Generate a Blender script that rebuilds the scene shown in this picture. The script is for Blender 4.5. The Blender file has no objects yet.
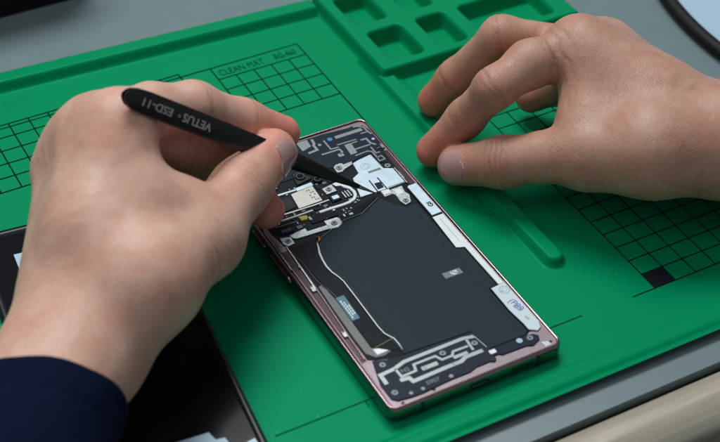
import bpy, bmesh, math, random
import numpy as np
from mathutils import Vector, Matrix

# All modelling numbers are millimetres; meshes are written in metres.
S = 0.001
random.seed(7)
scene = bpy.context.scene
COL = scene.collection

# ----------------------------------------------------------------- materials
def nt(name):
    m = bpy.data.materials.new(name); m.use_nodes = True
    t = m.node_tree; t.nodes.clear()
    o = t.nodes.new('ShaderNodeOutputMaterial'); b = t.nodes.new('ShaderNodeBsdfPrincipled')
    t.links.new(b.outputs[0], o.inputs[0])
    return m, t, b

def mat(name, color, rough=0.5, metal=0.0, var=0.06, vscale=120.0, bump=0.0, bscale=1500.0, spec=0.5,
        coat=0.0, rvar=0.0, stretch=None, bdist=0.0002, bdetail=3.0):
    m, t, b = nt(name)
    N, L = t.nodes, t.links
    tc = N.new('ShaderNodeTexCoord')
    src = tc.outputs['Object']
    if stretch:
        mp = N.new('ShaderNodeMapping'); mp.inputs['Scale'].default_value = stretch
        L.new(src, mp.inputs['Vector']); src = mp.outputs[0]
    n = N.new('ShaderNodeTexNoise'); n.inputs['Scale'].default_value = vscale; n.inputs['Detail'].default_value = 4
    L.new(src, n.inputs['Vector'])
    mx = N.new('ShaderNodeMix'); mx.data_type = 'RGBA'
    lo = [max(0, c * (1 - var)) for c in color]; hi = [min(1, c * (1 + var)) for c in color]
    mx.inputs[6].default_value = (*lo, 1); mx.inputs[7].default_value = (*hi, 1)
    L.new(n.outputs['Fac'], mx.inputs[0]); L.new(mx.outputs[2], b.inputs['Base Color'])
    b.inputs['Metallic'].default_value = metal
    b.inputs['Roughness'].default_value = rough
    b.inputs['Specular IOR Level'].default_value = spec
    b.inputs['Coat Weight'].default_value = coat
    if rvar:
        n3 = N.new('ShaderNodeTexNoise'); n3.inputs['Scale'].default_value = vscale * 2.3; n3.inputs['Detail'].default_value = 5
        L.new(src, n3.inputs['Vector'])
        mr = N.new('ShaderNodeMapRange'); mr.inputs[3].default_value = max(0.02, rough - rvar); mr.inputs[4].default_value = rough + rvar
        L.new(n3.outputs['Fac'], mr.inputs[0]); L.new(mr.outputs[0], b.inputs['Roughness'])
    if bump:
        n2 = N.new('ShaderNodeTexNoise'); n2.inputs['Scale'].default_value = bscale; n2.inputs['Detail'].default_value = bdetail
        L.new(src, n2.inputs['Vector'])
        bp = N.new('ShaderNodeBump'); bp.inputs['Strength'].default_value = bump; bp.inputs['Distance'].default_value = bdist
        L.new(n2.outputs['Fac'], bp.inputs['Height']); L.new(bp.outputs[0], b.inputs['Normal'])
    return m

def skin_material(name, base, pores=0.5, axis=0.0):
    m, t, b = nt(name); N, L = t.nodes, t.links
    tc = N.new('ShaderNodeTexCoord'); ob = tc.outputs['Object']
    mpa = N.new('ShaderNodeMapping'); mpa.inputs['Rotation'].default_value = (0.3, 0.2, 0.9); mpa.inputs['Scale'].default_value = (1.0, 0.42, 0.8); L.new(ob, mpa.inputs['Vector'])
    at = N.new('ShaderNodeAttribute'); at.attribute_name = 'flush'
    n1 = N.new('ShaderNodeTexNoise'); n1.inputs['Scale'].default_value = 75; n1.inputs['Detail'].default_value = 5; n1.inputs['Roughness'].default_value = 0.6
    L.new(ob, n1.inputs['Vector'])
    cr = N.new('ShaderNodeValToRGB'); e = cr.color_ramp.elements
    e[0].position = 0.34; e[0].color = (base[0] * 0.95, base[1] * 0.77, base[2] * 0.75, 1)
    e[1].position = 0.72; e[1].color = (min(1, base[0] * 1.08), base[1] * 1.12, base[2] * 1.12, 1)
    L.new(n1.outputs['Fac'], cr.inputs[0])
    red = N.new('ShaderNodeMix'); red.data_type = 'RGBA'
    L.new(at.outputs['Fac'], red.inputs[0]); L.new(cr.outputs[0], red.inputs[6])
    red.inputs[7].default_value = (base[0] * 1.10, base[1] * 0.52, base[2] * 0.50, 1)
    # crease shade painted into the colour, together with the redder skin of joint folds
    cat = N.new('ShaderNodeAttribute'); cat.attribute_name = 'crease'
    cm = N.new('ShaderNodeMapRange'); cm.inputs[1].default_value = 0; cm.inputs[2].default_value = -0.75
    L.new(cat.outputs['Fac'], cm.inputs[0])
    cf = N.new('ShaderNodeMix'); cf.data_type = 'RGBA'; L.new(cm.outputs[0], cf.inputs[0]); L.new(red.outputs[2], cf.inputs[6])
    cf.inputs[7].default_value = (base[0] * 0.62, base[1] * 0.44, base[2] * 0.40, 1); red = cf
    # fine freckles / hair follicles
    vo = N.new('ShaderNodeTexVoronoi'); vo.inputs['Scale'].default_value = 1050; vo.inputs['Randomness'].default_value = 1
    L.new(mpa.outputs[0], vo.inputs['Vector'])
    fr = N.new('ShaderNodeMapRange'); fr.inputs[1].default_value = 0.08; fr.inputs[2].default_value = 0.36
    fr.inputs[3].default_value = 1.0 - 0.32 * pores; fr.inputs[4].default_value = 1.0
    L.new(vo.outputs['Distance'], fr.inputs[0])
    mul = N.new('ShaderNodeMix'); mul.data_type = 'RGBA'; mul.blend_type = 'MULTIPLY'
    pn = N.new('ShaderNodeTexNoise'); pn.inputs['Scale'].default_value = 60; L.new(ob, pn.inputs['Vector'])
    pm = N.new('ShaderNodeMapRange'); pm.inputs[1].default_value = .42; pm.inputs[2].default_value = .62; L.new(pn.outputs['Fac'], pm.inputs[0]); L.new(pm.outputs[0], mul.inputs[0])
    L.new(red.outputs[2], mul.inputs[6]); L.new(fr.outputs[0], mul.inputs[7])
    L.new(mul.outputs[2], b.inputs['Base Color'])
    b.inputs['Roughness'].default_value = 0.45
    b.inputs['Specular IOR Level'].default_value = 0.42
    b.inputs['Subsurface Weight'].default_value = 0.35
    b.inputs['Subsurface Radius'].default_value = (1.0, 0.35, 0.18)
    b.inputs['Subsurface Scale'].default_value = 0.003
    # bump: crackle of skin cells + finer stretched lines + soft noise
    v2 = N.new('ShaderNodeTexVoronoi'); v2.feature = 'DISTANCE_TO_EDGE'; v2.inputs['Scale'].default_value = 850
    nw = N.new('ShaderNodeTexNoise'); nw.inputs['Scale'].default_value = 260; nw.inputs['Detail'].default_value = 3
    L.new(ob, nw.inputs['Vector'])
    vm = N.new('ShaderNodeVectorMath'); vm.operation = 'MULTIPLY_ADD'
    L.new(nw.outputs['Color'], vm.inputs[0]); vm.inputs[1].default_value = (.0016,) * 3; L.new(ob, vm.inputs[2])
    L.new(vm.outputs[0], v2.inputs['Vector'])
    c2 = N.new('ShaderNodeMapRange'); c2.inputs[1].default_value = 0; c2.inputs[2].default_value = 0.09
    L.new(v2.outputs['Distance'], c2.inputs[0])
    n4 = N.new('ShaderNodeTexNoise'); n4.inputs['Scale'].default_value = 900; n4.inputs['Detail'].default_value = 6
    L.new(mpa.outputs[0], n4.inputs['Vector'])
    ad = N.new('ShaderNodeMath'); ad.operation = 'MULTIPLY_ADD'; ad.inputs[1].default_value = 0.22
    L.new(c2.outputs[0], ad.inputs[0]); L.new(n4.outputs['Fac'], ad.inputs[2])
    ca = N.new('ShaderNodeAttribute'); ca.attribute_name = 'crease'
    ad2 = N.new('ShaderNodeMath'); ad2.operation = 'MULTIPLY_ADD'; ad2.inputs[1].default_value = 3.0
    L.new(ca.outputs['Fac'], ad2.inputs[0]); L.new(ad.outputs[0], ad2.inputs[2])
    # fine lines running across the hand, in irregular patches
    mw = N.new('ShaderNodeMapping'); mw.inputs['Rotation'].default_value = (0, 0, axis); L.new(ob, mw.inputs['Vector'])
    wv = N.new('ShaderNodeTexWave'); wv.inputs['Scale'].default_value = 300; wv.inputs['Distortion'].default_value = 9; wv.inputs['Detail'].default_value = 3; wv.inputs['Detail Scale'].default_value = 1.6
    L.new(mw.outputs[0], wv.inputs['Vector'])
    wp = N.new('ShaderNodeTexNoise'); wp.inputs['Scale'].default_value = 90; L.new(ob, wp.inputs['Vector'])
    wm = N.new('ShaderNodeMapRange'); wm.inputs[1].default_value = .38; wm.inputs[2].default_value = .66; wm.inputs[4].default_value = 0.45; L.new(wp.outputs['Fac'], wm.inputs[0])
    wx = N.new('ShaderNodeMath'); wx.operation = 'MULTIPLY'; L.new(wv.outputs['Fac'], wx.inputs[0]); L.new(wm.outputs[0], wx.inputs[1])
    ad3 = N.new('ShaderNodeMath'); ad3.operation = 'ADD'; L.new(wx.outputs[0], ad3.inputs[0]); L.new(ad2.outputs[0], ad3.inputs[1]); ad2 = ad3
    bp = N.new('ShaderNodeBump'); bp.inputs['Strength'].default_value = 0.62 * (0.5 + 0.5 * pores); bp.inputs['Distance'].default_value = 0.00022
    L.new(ad2.outputs[0], bp.inputs['Height']); L.new(bp.outputs[0], b.inputs['Normal'])
    return m

M = {}
M['silicone'] = mat('green_silicone', (0.0, 0.232, 0.086), 0.42, var=0.09, vscale=9, bump=0.14, bscale=1100, rvar=0.12, spec=0.22)
M['silicone'].node_tree.nodes['Principled BSDF'].inputs['Specular Tint'].default_value = (0.0, 1.0, 0.55, 1)
M['print'] = mat('printed_ink', (0.0, 0.012, 0.010), 0.7, var=0.3, vscale=300, spec=0.05)
M['printsoft'] = mat('worn_printed_ink', (0.0, 0.070, 0.038), 0.7, var=0.3, vscale=300, spec=0.05)
M['inkblock'] = mat('solid_ink', (0.008, 0.010, 0.016), 0.6, var=0.2, vscale=200, spec=0.1)
M['desk'] = mat('desk_laminate', (0.150, 0.205, 0.215), 0.36, var=0.05, vscale=60, bump=0.06, bscale=1200, rvar=0.05)
M['edging'] = mat('brushed_edging', (0.44, 0.39, 0.30), 0.36, metal=0.25, var=0.30, vscale=55, bump=0.25, bscale=120, stretch=(0.6, 14, 14))
M['black'] = mat('black_gap', (0.004, 0.004, 0.005), 0.7)
M['blackplastic'] = mat('black_plastic', (0.004, 0.004, 0.006), 0.6, bump=0.1, spec=0.25)
M['glass'] = mat('black_cover_glass', (0.003, 0.004, 0.006), 0.14, var=0.3, vscale=20, rvar=0.03, spec=0.25)
M['rimblack'] = mat('black_cover_rim', (0.0025, 0.0025, 0.003), 0.35)
M['sticker'] = mat('silver_blue_foil', (0.33, 0.46, 0.55), 0.45, metal=0.2, var=0.08, vscale=40)
M['disc'] = mat('pale_blue_surface', (0.36, 0.50, 0.62), 0.5, var=0.04, vscale=10)
M['cloth'] = mat('navy_cloth', (0.003, 0.006, 0.024), 0.9, var=0.3, vscale=500, bump=0.7, bscale=1500, bdist=0.0004, spec=0.08)
M['tweezer'] = mat('black_coated_steel', (0.004, 0.004, 0.005), 0.30, var=0.2, bump=0.12, bscale=2500, spec=0.5)
M['steel'] = mat('bare_steel', (0.55, 0.56, 0.57), 0.28, metal=1.0, var=0.1, vscale=300)
M['steelscrew'] = mat('screw_steel', (0.20, 0.22, 0.24), 0.55, metal=1.0, var=0.3, vscale=900)
M['marking'] = mat('white_marking', (0.42, 0.43, 0.46), 0.6, var=0.15, vscale=900)
M['frame'] = mat('rose_bronze_metal', (0.31, 0.215, 0.22), 0.20, metal=1.0, var=0.08, vscale=80, rvar=0.04)
M['midframe'] = mat('matte_rose_chassis', (0.23, 0.18, 0.20), 0.42, metal=0.7, var=0.16, vscale=160, bump=0.12, bscale=1500, rvar=0.08)
M['groove'] = mat('dark_maroon_groove', (0.045, 0.02, 0.025), 0.35, metal=0.4, var=0.3)
M['rail'] = mat('dark_rose_rail', (0.16, 0.10, 0.12), 0.34, metal=0.8, var=0.25, vscale=200, bump=0.1)
M['film'] = mat('battery_film', (0.011, 0.022, 0.030), 0.5, var=0.22, vscale=1600, bump=0.30, bscale=4200, bdist=0.0001, rvar=0.05, spec=0.14)
M['film2'] = mat('dark_flex_film', (0.005, 0.009, 0.014), 0.45, var=0.2, vscale=400, bump=0.1, spec=0.10)
M['board'] = mat('navy_antenna_board', (0.010, 0.018, 0.032), 0.42, var=0.2, vscale=300, bump=0.08, rvar=0.08, spec=0.12)
M['pcb'] = mat('dark_circuit_board', (0.006, 0.009, 0.012), 0.4, var=0.5, vscale=900, bump=0.4, bscale=1600, spec=0.12)
M['trace'] = mat('antenna_trace', (0.25, 0.27, 0.27), 0.36, metal=0.55, var=0.10, vscale=300, bump=0.1)
M['shield'] = mat('pale_blue_steel_foil', (0.50, 0.60, 0.66), 0.36, metal=0.7, var=0.05, vscale=120, bump=0.05, bscale=260, rvar=0.06)
M['silver'] = mat('bright_nickel', (0.40, 0.42, 0.43), 0.34, metal=1.0, var=0.18, vscale=500, bump=0.35, bscale=700)
M['gold'] = mat('champagne_shield', (0.58, 0.56, 0.49), 0.30, metal=0.85, var=0.08, vscale=200, bump=0.25, bscale=200)
M['whitefoil'] = mat('white_foil', (0.66, 0.70, 0.70), 0.42, metal=0.15, var=0.05, vscale=200, bump=0.08)
M['label'] = mat('white_label_paper', (0.60, 0.68, 0.72), 0.55, var=0.03, vscale=200)
M['blueink'] = mat('blue_pen_ink', (0.03, 0.04, 0.36), 0.5)
M['greenink'] = mat('faint_teal_stamp', (0.22, 0.38, 0.40), 0.5)
M['grey'] = mat('grey_flex', (0.105, 0.112, 0.105), 0.38, var=0.15, vscale=100, rvar=0.1)
M['bluelabel'] = mat('teal_blue_label', (0.03, 0.14, 0.20), 0.4, var=0.15, vscale=400)
M['palelabel'] = mat('small_grey_label', (0.13, 0.16, 0.19), 0.45)
M['yellow'] = mat('yellow_component', (0.62, 0.50, 0.05), 0.45)
M['copper'] = mat('orange_copper', (0.42, 0.13, 0.03), 0.4, metal=0.6)
M['bluedot'] = mat('blue_sticker', (0.0, 0.22, 0.42), 0.4)
M['lens'] = mat('camera_lens_glass', (0.002, 0.002, 0.004), 0.06)
M['nail'] = mat('fingernail', (0.44, 0.26, 0.245), 0.22, var=0.10, vscale=120, bump=0.12, bscale=200, stretch=(1, 1, 1), coat=0.5)
M['nailtip_glint'] = mat('nail_edge_and_glint', (0.66, 0.60, 0.53), 0.35)
M['skinL'] = skin_material('skin_soft_lit', (0.655, 0.425, 0.325), 0.6, -1.06)  # same person's skin, lighter: stronger light on this hand put into the colour
M['skinR'] = skin_material('skin_porous_shaded', (0.485, 0.290, 0.208), 1.0, -2.0)  # same skin with more pores, darker: weaker light put into the colour

# ----------------------------------------------------------------- helpers
def props(o, label=None, cat=None, group=None, kind=None):
    if label: o['label'] = label
    if cat: o['category'] = cat
    if group: o['group'] = group
    if kind: o['kind'] = kind
    return o

class Root:
    def __init__(s, name, origin, label, cat, group=None):
        s.o = bpy.data.objects.new(name, None); COL.objects.link(s.o)
        s.o.empty_display_size = 0.01
        s.org = Vector(origin); s.o.location = s.org * S
        props(s.o, label, cat, group)

def build(name, verts, faces, m, parent=None, smooth=False, org=None, angle=None):
    """parent: Root, or (Root, object) for a sub-part"""
    root = parent[0] if isinstance(parent, tuple) else parent
    po = parent[1] if isinstance(parent, tuple) else (parent.o if parent else None)
    o0 = root.org if root else Vector(org or (0, 0, 0))
    v = (np.array(verts, dtype=np.float64) - np.array(o0)) * S
    me = bpy.data.meshes.new(name); me.from_pydata(v.tolist(), [], faces if isinstance(faces, list) else faces.tolist())
    me.materials.append(M[m] if isinstance(m, str) else m)
    me.update()
    if smooth: me.polygons.foreach_set('use_smooth', [True] * len(me.polygons))
    o = bpy.data.objects.new(name, me); COL.objects.link(o)
    if angle is not None:
        me.polygons.foreach_set('use_smooth', [True] * len(me.polygons))
        me.set_sharp_from_angle(angle=math.radians(angle))
    if po: o.parent = po
    elif org: o.location = Vector(org) * S
    return o

class G:
    """geometry collector in mm"""
    def __init__(s): s.v = []; s.f = []
    def add(s, v, f):
        k = len(s.v); s.v += [tuple(p) for p in v]; s.f += [[i + k for i in q] for q in f]; return s
    def prism(s, poly, z0, z1, b=0.0):
        a = sum(poly[i][0] * poly[(i + 1) % len(poly)][1] - poly[(i + 1) % len(poly)][0] * poly[i][1] for i in range(len(poly)))
        if a < 0: poly = poly[::-1]
        n = len(poly)
        if b > 0:
            ins = inset(poly, b)
            v = [(x, y, z0) for x, y in poly] + [(x, y, z1 - b) for x, y in poly] + [(x, y, z1) for x, y in ins]
            f = [[i, (i + 1) % n, n + (i + 1) % n, n + i] for i in range(n)] + [[n + i, n + (i + 1) % n, 2 * n + (i + 1) % n, 2 * n + i] for i in range(n)]
            f += [list(range(2 * n, 3 * n)), list(range(n))[::-1]]
        else:
            v = [(x, y, z0) for x, y in poly] + [(x, y, z1) for x, y in poly]
            f = [[i, (i + 1) % n, n + (i + 1) % n, n + i] for i in range(n)] + [list(range(n, 2 * n)), list(range(n))[::-1]]
        return s.add(v, f)
    def box(s, x0, y0, z0, x1, y1, z1, b=0.0):
        return s.prism([(x0, y0), (x1, y0), (x1, y1), (x0, y1)], z0, z1, b)
    def disc(s, x, y, r, z0, z1, n=24, b=0.0):
        return s.prism([(x + r * math.cos(2 * math.pi * i / n), y + r * math.sin(2 * math.pi * i / n)) for i in range(n)], z0, z1, b)
    def ring(s, x, y, r0, r1, z0, z1, n=28):
        v = []; f = []
        for i in range(n):
            a = 2 * math.pi * i / n; c, q = math.cos(a), math.sin(a)
            v += [(x + r0 * c, y + r0 * q, z0), (x + r1 * c, y + r1 * q, z0), (x + r1 * c, y + r1 * q, z1), (x + r0 * c, y + r0 * q, z1)]
        for i in range(n):
            j = (i + 1) % n
            for k in range(4): f.append([4 * i + k, 4 * i + (k + 1) % 4, 4 * j + (k + 1) % 4, 4 * j + k][::-1])
        return s.add(v, f)
    def ribbon(s, pts, w, z0, z1, b=0.0, closed=False):
        return s.prism(outline(pts, w), z0, z1, b)
    def tube(s, pts, r, n=8, flat=1.0):
        pts = [Vector(p) for p in pts]; v = []; f = []
        for i, p in enumerate(pts):
            t = (pts[min(i + 1, len(pts) - 1)] - pts[max(i - 1, 0)]).normalized()
            a = t.cross(Vector((0, 0, 1))); a = a.normalized() if a.length > 1e-4 else Vector((1, 0, 0)); c = a.cross(t)
            rr = r[i] if isinstance(r, (list, tuple)) else r
            for k in range(n):
                q = 2 * math.pi * k / n; v.append(tuple(p + a * rr * math.cos(q) + c * rr * flat * math.sin(q)))
        for i in range(len(pts) - 1):
            for k in range(n): f.append([i * n + k, i * n + (k + 1) % n, (i + 1) * n + (k + 1) % n, (i + 1) * n + k][::-1])
        f += [list(range(n)), list(range((len(pts) - 1) * n, len(pts) * n))[::-1]]
        return s.add(v, f)
    def build(s, name, m, parent=None, **k): return build(name, s.v, s.f, m, parent, **k)

def inset(poly, d):
    n = len(poly); out = []
    for i in range(n):
        p0, p1, p2 = Vector(poly[i - 1]), Vector(poly[i]), Vector(poly[(i + 1) % n])
        e1 = (p1 - p0).normalized(); e2 = (p2 - p1).normalized()
        n1 = Vector((-e1.y, e1.x)); n2 = Vector((-e2.y, e2.x)); m = n1 + n2
        q = m.length_squared
        m = m * (2 / q) if q > 0.25 else n1
        if m.length > 2: m = m.normalized() * 2
        out.append(tuple(p1 + m * d))
    return out

def outline(pts, w):
    P = [Vector(p) for p in pts]; L, R_ = [], []
    for i, p in enumerate(P):
        e1 = (p - P[i - 1]).normalized() if i else None
        e2 = (P[i + 1] - p).normalized() if i < len(P) - 1 else None
        e1 = e1 or e2; e2 = e2 or e1
        n1 = Vector((-e1.y, e1.x)); n2 = Vector((-e2.y, e2.x)); m = (n1 + n2)
        m = m * (2 / m.length_squared) if m.length_squared > 0.3 else n1
        if m.length > 2: m = m.normalized() * 2
        L.append(tuple(p + m * w / 2)); R_.append(tuple(p - m * w / 2))
    return L + R_[::-1]

def rrect(x0, y0, x1, y1, r, n=6):
    o = []
    for cx, cy, a0 in ((x1 - r, y0 + r, -90), (x1 - r, y1 - r, 0), (x0 + r, y1 - r, 90), (x0 + r, y0 + r, 180)):
        for i in range(n + 1):
            a = math.radians(a0 + 90 * i / n); o.append((cx + r * math.cos(a), cy + r * math.sin(a)))
    return o

def text_mesh(s, size, origin, xdir, ydir, th=0.05, bold=0.0, space=1.0, align='LEFT', sx=1.0):
    """returns (verts, faces) in mm"""
    cu = bpy.data.curves.new('t', 'FONT'); cu.body = s; cu.size = size; cu.extrude = th; cu.offset = bold
    cu.space_character = space; cu.align_x = align; cu.resolution_u = 3
    ob = bpy.data.objects.new('t', cu); COL.objects.link(ob)
    dg = bpy.context.evaluated_depsgraph_get(); me = bpy.data.meshes.new_from_object(ob.evaluated_get(dg))
    X = Vector(xdir).normalized(); Y = Vector(ydir); Y = (Y - X * Y.dot(X)).normalized(); Z = X.cross(Y); O = Vector(origin)
    v = [tuple(O + X * p.co.x * sx + Y * p.co.y + Z * p.co.z) for p in me.vertices]
    f = [list(p.vertices) for p in me.polygons]
    bpy.data.objects.remove(ob); bpy.data.curves.remove(cu); bpy.data.meshes.remove(me)
    return v, f

# ----------------------------------------------------------------- setting
g = G(); g.add([(-900, -27.9, -4), (1200, -27.9, -4), (1200, 1200, -4), (-900, 1200, -4), (-900, -27.9, -30), (1200, -27.9, -30), (1200, 1200, -30), (-900, 1200, -30)],
      [[0, 1, 2, 3], [4, 7, 6, 5], [0, 4, 5, 1], [1, 5, 6, 2], [2, 6, 7, 3], [3, 7, 4, 0]])
props(g.build('desk_top', 'desk'), kind='structure')
# rounded edging strip along the desk front
prof = []
for i in range(25):
    a = math.pi * i / 24; prof.append((-41.2 + 11.3 * math.cos(a), -8.0 - (2.2 if i > 12 else 0) * 0 + 4.6 * math.sin(a) - (0 if i < 13 else (i - 12) * 0.35)))
prof = prof + [(-52.8, -30), (-29.6, -30)]
v = []; f = []
for x in (-900, 1200): v += [(x, y, z) for y, z in prof]
n = len(prof)
f = [[i, (i + 1) % n, n + (i + 1) % n, n + i] for i in range(n)] + [list(range(n))[::-1], list(range(n, 2 * n))]
props(build('desk_edge', v, f, 'edging', angle=40), kind='structure')
g = G(); g.box(-900, -29.55, -30, 1200, -27.95, -8.5); props(g.build('desk_gap', 'black'), kind='structure')
g = G(); g.add([(-3000, -3000, -720), (4000, -3000, -720), (4000, 3000, -720), (-3000, 3000, -720)], [[0, 1, 2, 3]])
props(g.build('floor', 'black'), kind='structure')

# ----------------------------------------------------------------- repair mat
MX0, MX1, MY0, MY1 = -150.0, 221.0, -16.0, 275.0
step = 0.65
def sst(x, a, b):
    t = np.clip((x - a) / (b - a), 0, 1); return t * t * (3 - 2 * t)
def sdbox(X, Y, x0, y0, x1, y1, r):
    cx, cy = (x0 + x1) / 2, (y0 + y1) / 2; hx, hy = (x1 - x0) / 2 - r, (y1 - y0) / 2 - r
    qx, qy = np.abs(X - cx) - hx, np.abs(Y - cy) - hy
    return np.hypot(np.maximum(qx, 0), np.maximum(qy, 0)) + np.minimum(np.maximum(qx, qy), 0) - r
xs = np.arange(MX0 - 1.6, MX1 + 1.7, step); ys = np.arange(MY0 - 1.6, MY1 + 12, step)
X, Y = np.meshgrid(xs, ys, indexing='ij')
Yw = Y + 0.060 * (X - 12) * sst(Y, 225, 258)
d = -sdbox(X, Yw, MX0, MY0, MX1, MY1, 12)
dnof = -sdbox(X, Yw, MX0, MY0 - 200, MX1, MY1, 12)          # ignores the front edge
H = np.zeros_like(X)
rim = 5.0 * (sst(dnof, 0.5, 4.0) * (1 - sst(dnof, 10.5, 14.5)))
front = 0.75 * (1 - sst(Y, -6.3, -4.6)) + 0.25 * (1 - sst(Y, -9.6, -8.0))
H = np.maximum(rim, front)
wall = np.sqrt(np.clip(1 - (1 - np.clip(d / 4.6, 0, 1)) ** 2, 0, 1))   # rounded outer face
H = -4 + (H + 4) * np.where(dnof > d + 0.01, wall, sst(d, 0, 3.5))
# printed/working steps
H += 0.7 * sst(-sdbox(X, Y, 100.5, 96, 113.6, 200, 0.5), -0.5, 0.6)
ridge = 4.2 * sst(-sdbox(X, Y, 100.6, 43.2, 111.6, 215, 5.3), 0.0, 2.6)
H = np.maximum(H, ridge)
TZ = 7.0
tr = -sdbox(X, Y, 103.0, 190.0, MX1 + 40, MY1 + 40, 4)
wallt = np.minimum(sst(tr, 0, 2.4), sst(d, 0, 4.0))
trayz = -4 * (1 - sst(d, 0, 4)) + TZ * wallt
for (x0, x1, y0, y1) in ((111.6, 131.6, 196.6, 224.0), (139.0, 156.6, 196.6, 224.0), (163.6, 208.0, 196.6, 224.0),
                         (110.4, 130.0, 231.0, 258), (139.0, 156.6, 231.0, 258), (163.6, 208.0, 231.0, 258)):
    k = sst(-sdbox(X, Y, x0, y0, x1, y1, 3.8), 0.0, 1.9)
    trayz = trayz - (TZ + 1.6) * k
H = np.where(tr > 0, np.maximum(trayz, np.where(trayz > 6.9, H, trayz)), H)
H += 0.04 * np.sin(X * 0.05 + 1.3) * np.cos(Y * 0.043)
nx, ny = X.shape
idx = np.arange(nx * ny).reshape(nx, ny)
q = np.stack([idx[:-1, :-1], idx[1:, :-1], idx[1:, 1:], idx[:-1, 1:]], -1).reshape(-1, 4)
cx = X.ravel()[q].mean(1); cy = Y.ravel()[q].mean(1); dm = d.ravel()[q].max(1)
keep = dm > -0.3
tray_m = (cx > 102.6) & (cy > 189.6)
ridge_m = (cx > 100) & (cx < 112.2) & (cy > 42.6) & ~tray_m
mroot = Root('repair_mat', (MX0, MY0, -4), 'large green silicone repair mat with printed grids, parts tray and raised rim on the desk', 'repair mat')
P3 = np.stack([X.ravel(), Y.ravel(), H.ravel()], -1)
def sub(name, mask):
    qq = q[mask & keep]; u, inv = np.unique(qq, return_inverse=True)
    return build(name, P3[u], inv.reshape(-1, 4), 'silicone', mroot, smooth=True)
sub('mat_sheet', ~tray_m & ~ridge_m); sub('parts_tray', tray_m); sub('divider_ridge', ridge_m)

def lines(name, xl, yl, m, w=0.42, x0=None, x1=None, y0=None, y1=None, z=0.10):
    g = G()
    for x in xl: g.box(x - w / 2, y0, z, x + w / 2, y1, z + 0.05)
    for y in yl: g.box(x0, y - w / 2, z + .02, x1, y + w / 2, z + 0.08)
    return g.build(name, m, mroot)
lines('printed_grid', [44.2, 53.6, 62.9, 72.3], [193.2, 202.3, 211.3, 220.4, 229.4], 'print', x0=35, x1=82, y0=193.2, y1=229.4, w=0.55)
lines('printed_border', [35.0, 82.0], [239.5], 'print', x0=-150 + 16, x1=82.2, y0=160, y1=239.7, w=0.6)
lines('printed_grid', [-65.6 + 9.45 * k - 9.45 * 7 for k in range(17)], [195.6 + 9.3 * k for k in range(5)] + [242.0], 'print', x0=-131, x1=19.6, y0=195.6, y1=242.0, w=0.62)
gx = [134.0 + 10.55 * k for k in range(7)]
lines('printed_grid', gx, [15.0 + 9.25 * k for k in range(15)], 'print', x0=134.0, x1=gx[-1], y0=15.0, y1=15 + 9.25 * 14, w=0.5)
lines('printed_border', [], [14.9], 'print', x0=122.6, x1=134.2, y0=0, y1=0, w=0.5, z=0.08)
lines('printed_border', [], [15.6], 'printsoft', x0=-40.0, x1=98, y0=0, y1=0, w=0.5)
lines('printed_border', [-2.0], [], 'printsoft', y0=12.2, y1=15.6, w=0.5, z=0.07)
g = G(); g.box(134.3, 15.2, 0.16, 144.4, 24.1, 0.24); g.build('printed_block', 'inkblock', mroot)
g = G(); g.add(*text_mesh('CLEAN MAT', 6.6, (37.2, 231.6, 0.14), (1, 0, 0), (0, 1, 0), 0.03, sx=0.66))
g.add(*text_mesh('RG-460', 6.2, (66.8, 232.0, 0.14), (1, 0, 0), (0, 1, 0), 0.03, bold=0.06, sx=0.60)); g.build('mat_lettering', 'printsoft', mroot)
g = G()
for _ in range(16):
    cxx, cyy = random.choice([(134 + 60 * random.random(), 20 + 60 * random.random())])
    pass
# a few pale dust flecks lie on the mat: surface of the sheet itself
for i in range(60):
    a = random.random() * 6.28; x = random.uniform(-60, 195); y = random.uniform(-2, 185)
    if -6 < x < 84 or 96 < x < 115: continue
    L_ = random.uniform(0.15, 0.6); g.ribbon([(x, y), (x + L_ * math.cos(a), y + L_ * math.sin(a))], 0.12, 0.06, 0.13)
if g.v: g.build('dust_fleck', 'whitefoil', mroot)['kind'] = 'stuff'

# ----------------------------------------------------------------- phone under repair
W, LN, ZT = 77.9, 163.3, 8.0
ph = Root('disassembled_phone', (W / 2, LN / 2, 0.1), 'opened phone without its back, showing black battery, circuit boards and rose metal frame', 'phone')
def ringloft(name, prof, r, m, n=8, x0=0, y0=0, x1=W, y1=LN):
    loops = []
    for o_, z in prof:
        loops.append([(x, y, z) for x, y in rrect(x0 + o_, y0 + o_, x1 - o_, y1 - o_, max(0.3, r - o_), n)])
    v = sum(loops, []); k = len(loops[0]); f = []
    for a in range(len(loops)):
        b_ = (a + 1) % len(loops)
        for i in range(k): f.append([a * k + i, a * k + (i + 1) % k, b_ * k + (i + 1) % k, b_ * k + i])
    return v, f
v, f = ringloft('f', [(2.2, 0.15), (0.9, 0.6), (0.25, 1.8), (0.0, 4.0), (0.12, 6.2), (0.45, 7.5), (0.85, 7.95), (1.15, 8.0), (1.35, 7.9), (1.5, 7.2), (1.6, 5.0), (2.2, 3.0)], 4.2, 'frame')
fr = build('metal_frame', v, f, 'frame', ph, angle=50)
g = G(); g.prism(rrect(1.5, 1.5, W - 1.5, LN - 1.5, 3), 0.4, 7.05); mid = g.build('midframe', 'midframe', ph)
g = G(); g.prism(rrect(1.2, 1.2, W - 1.2, LN - 1.2, 3.2), 0.0 + 0.12, 0.38); g.build('front_glass', 'glass', ph)
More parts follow.
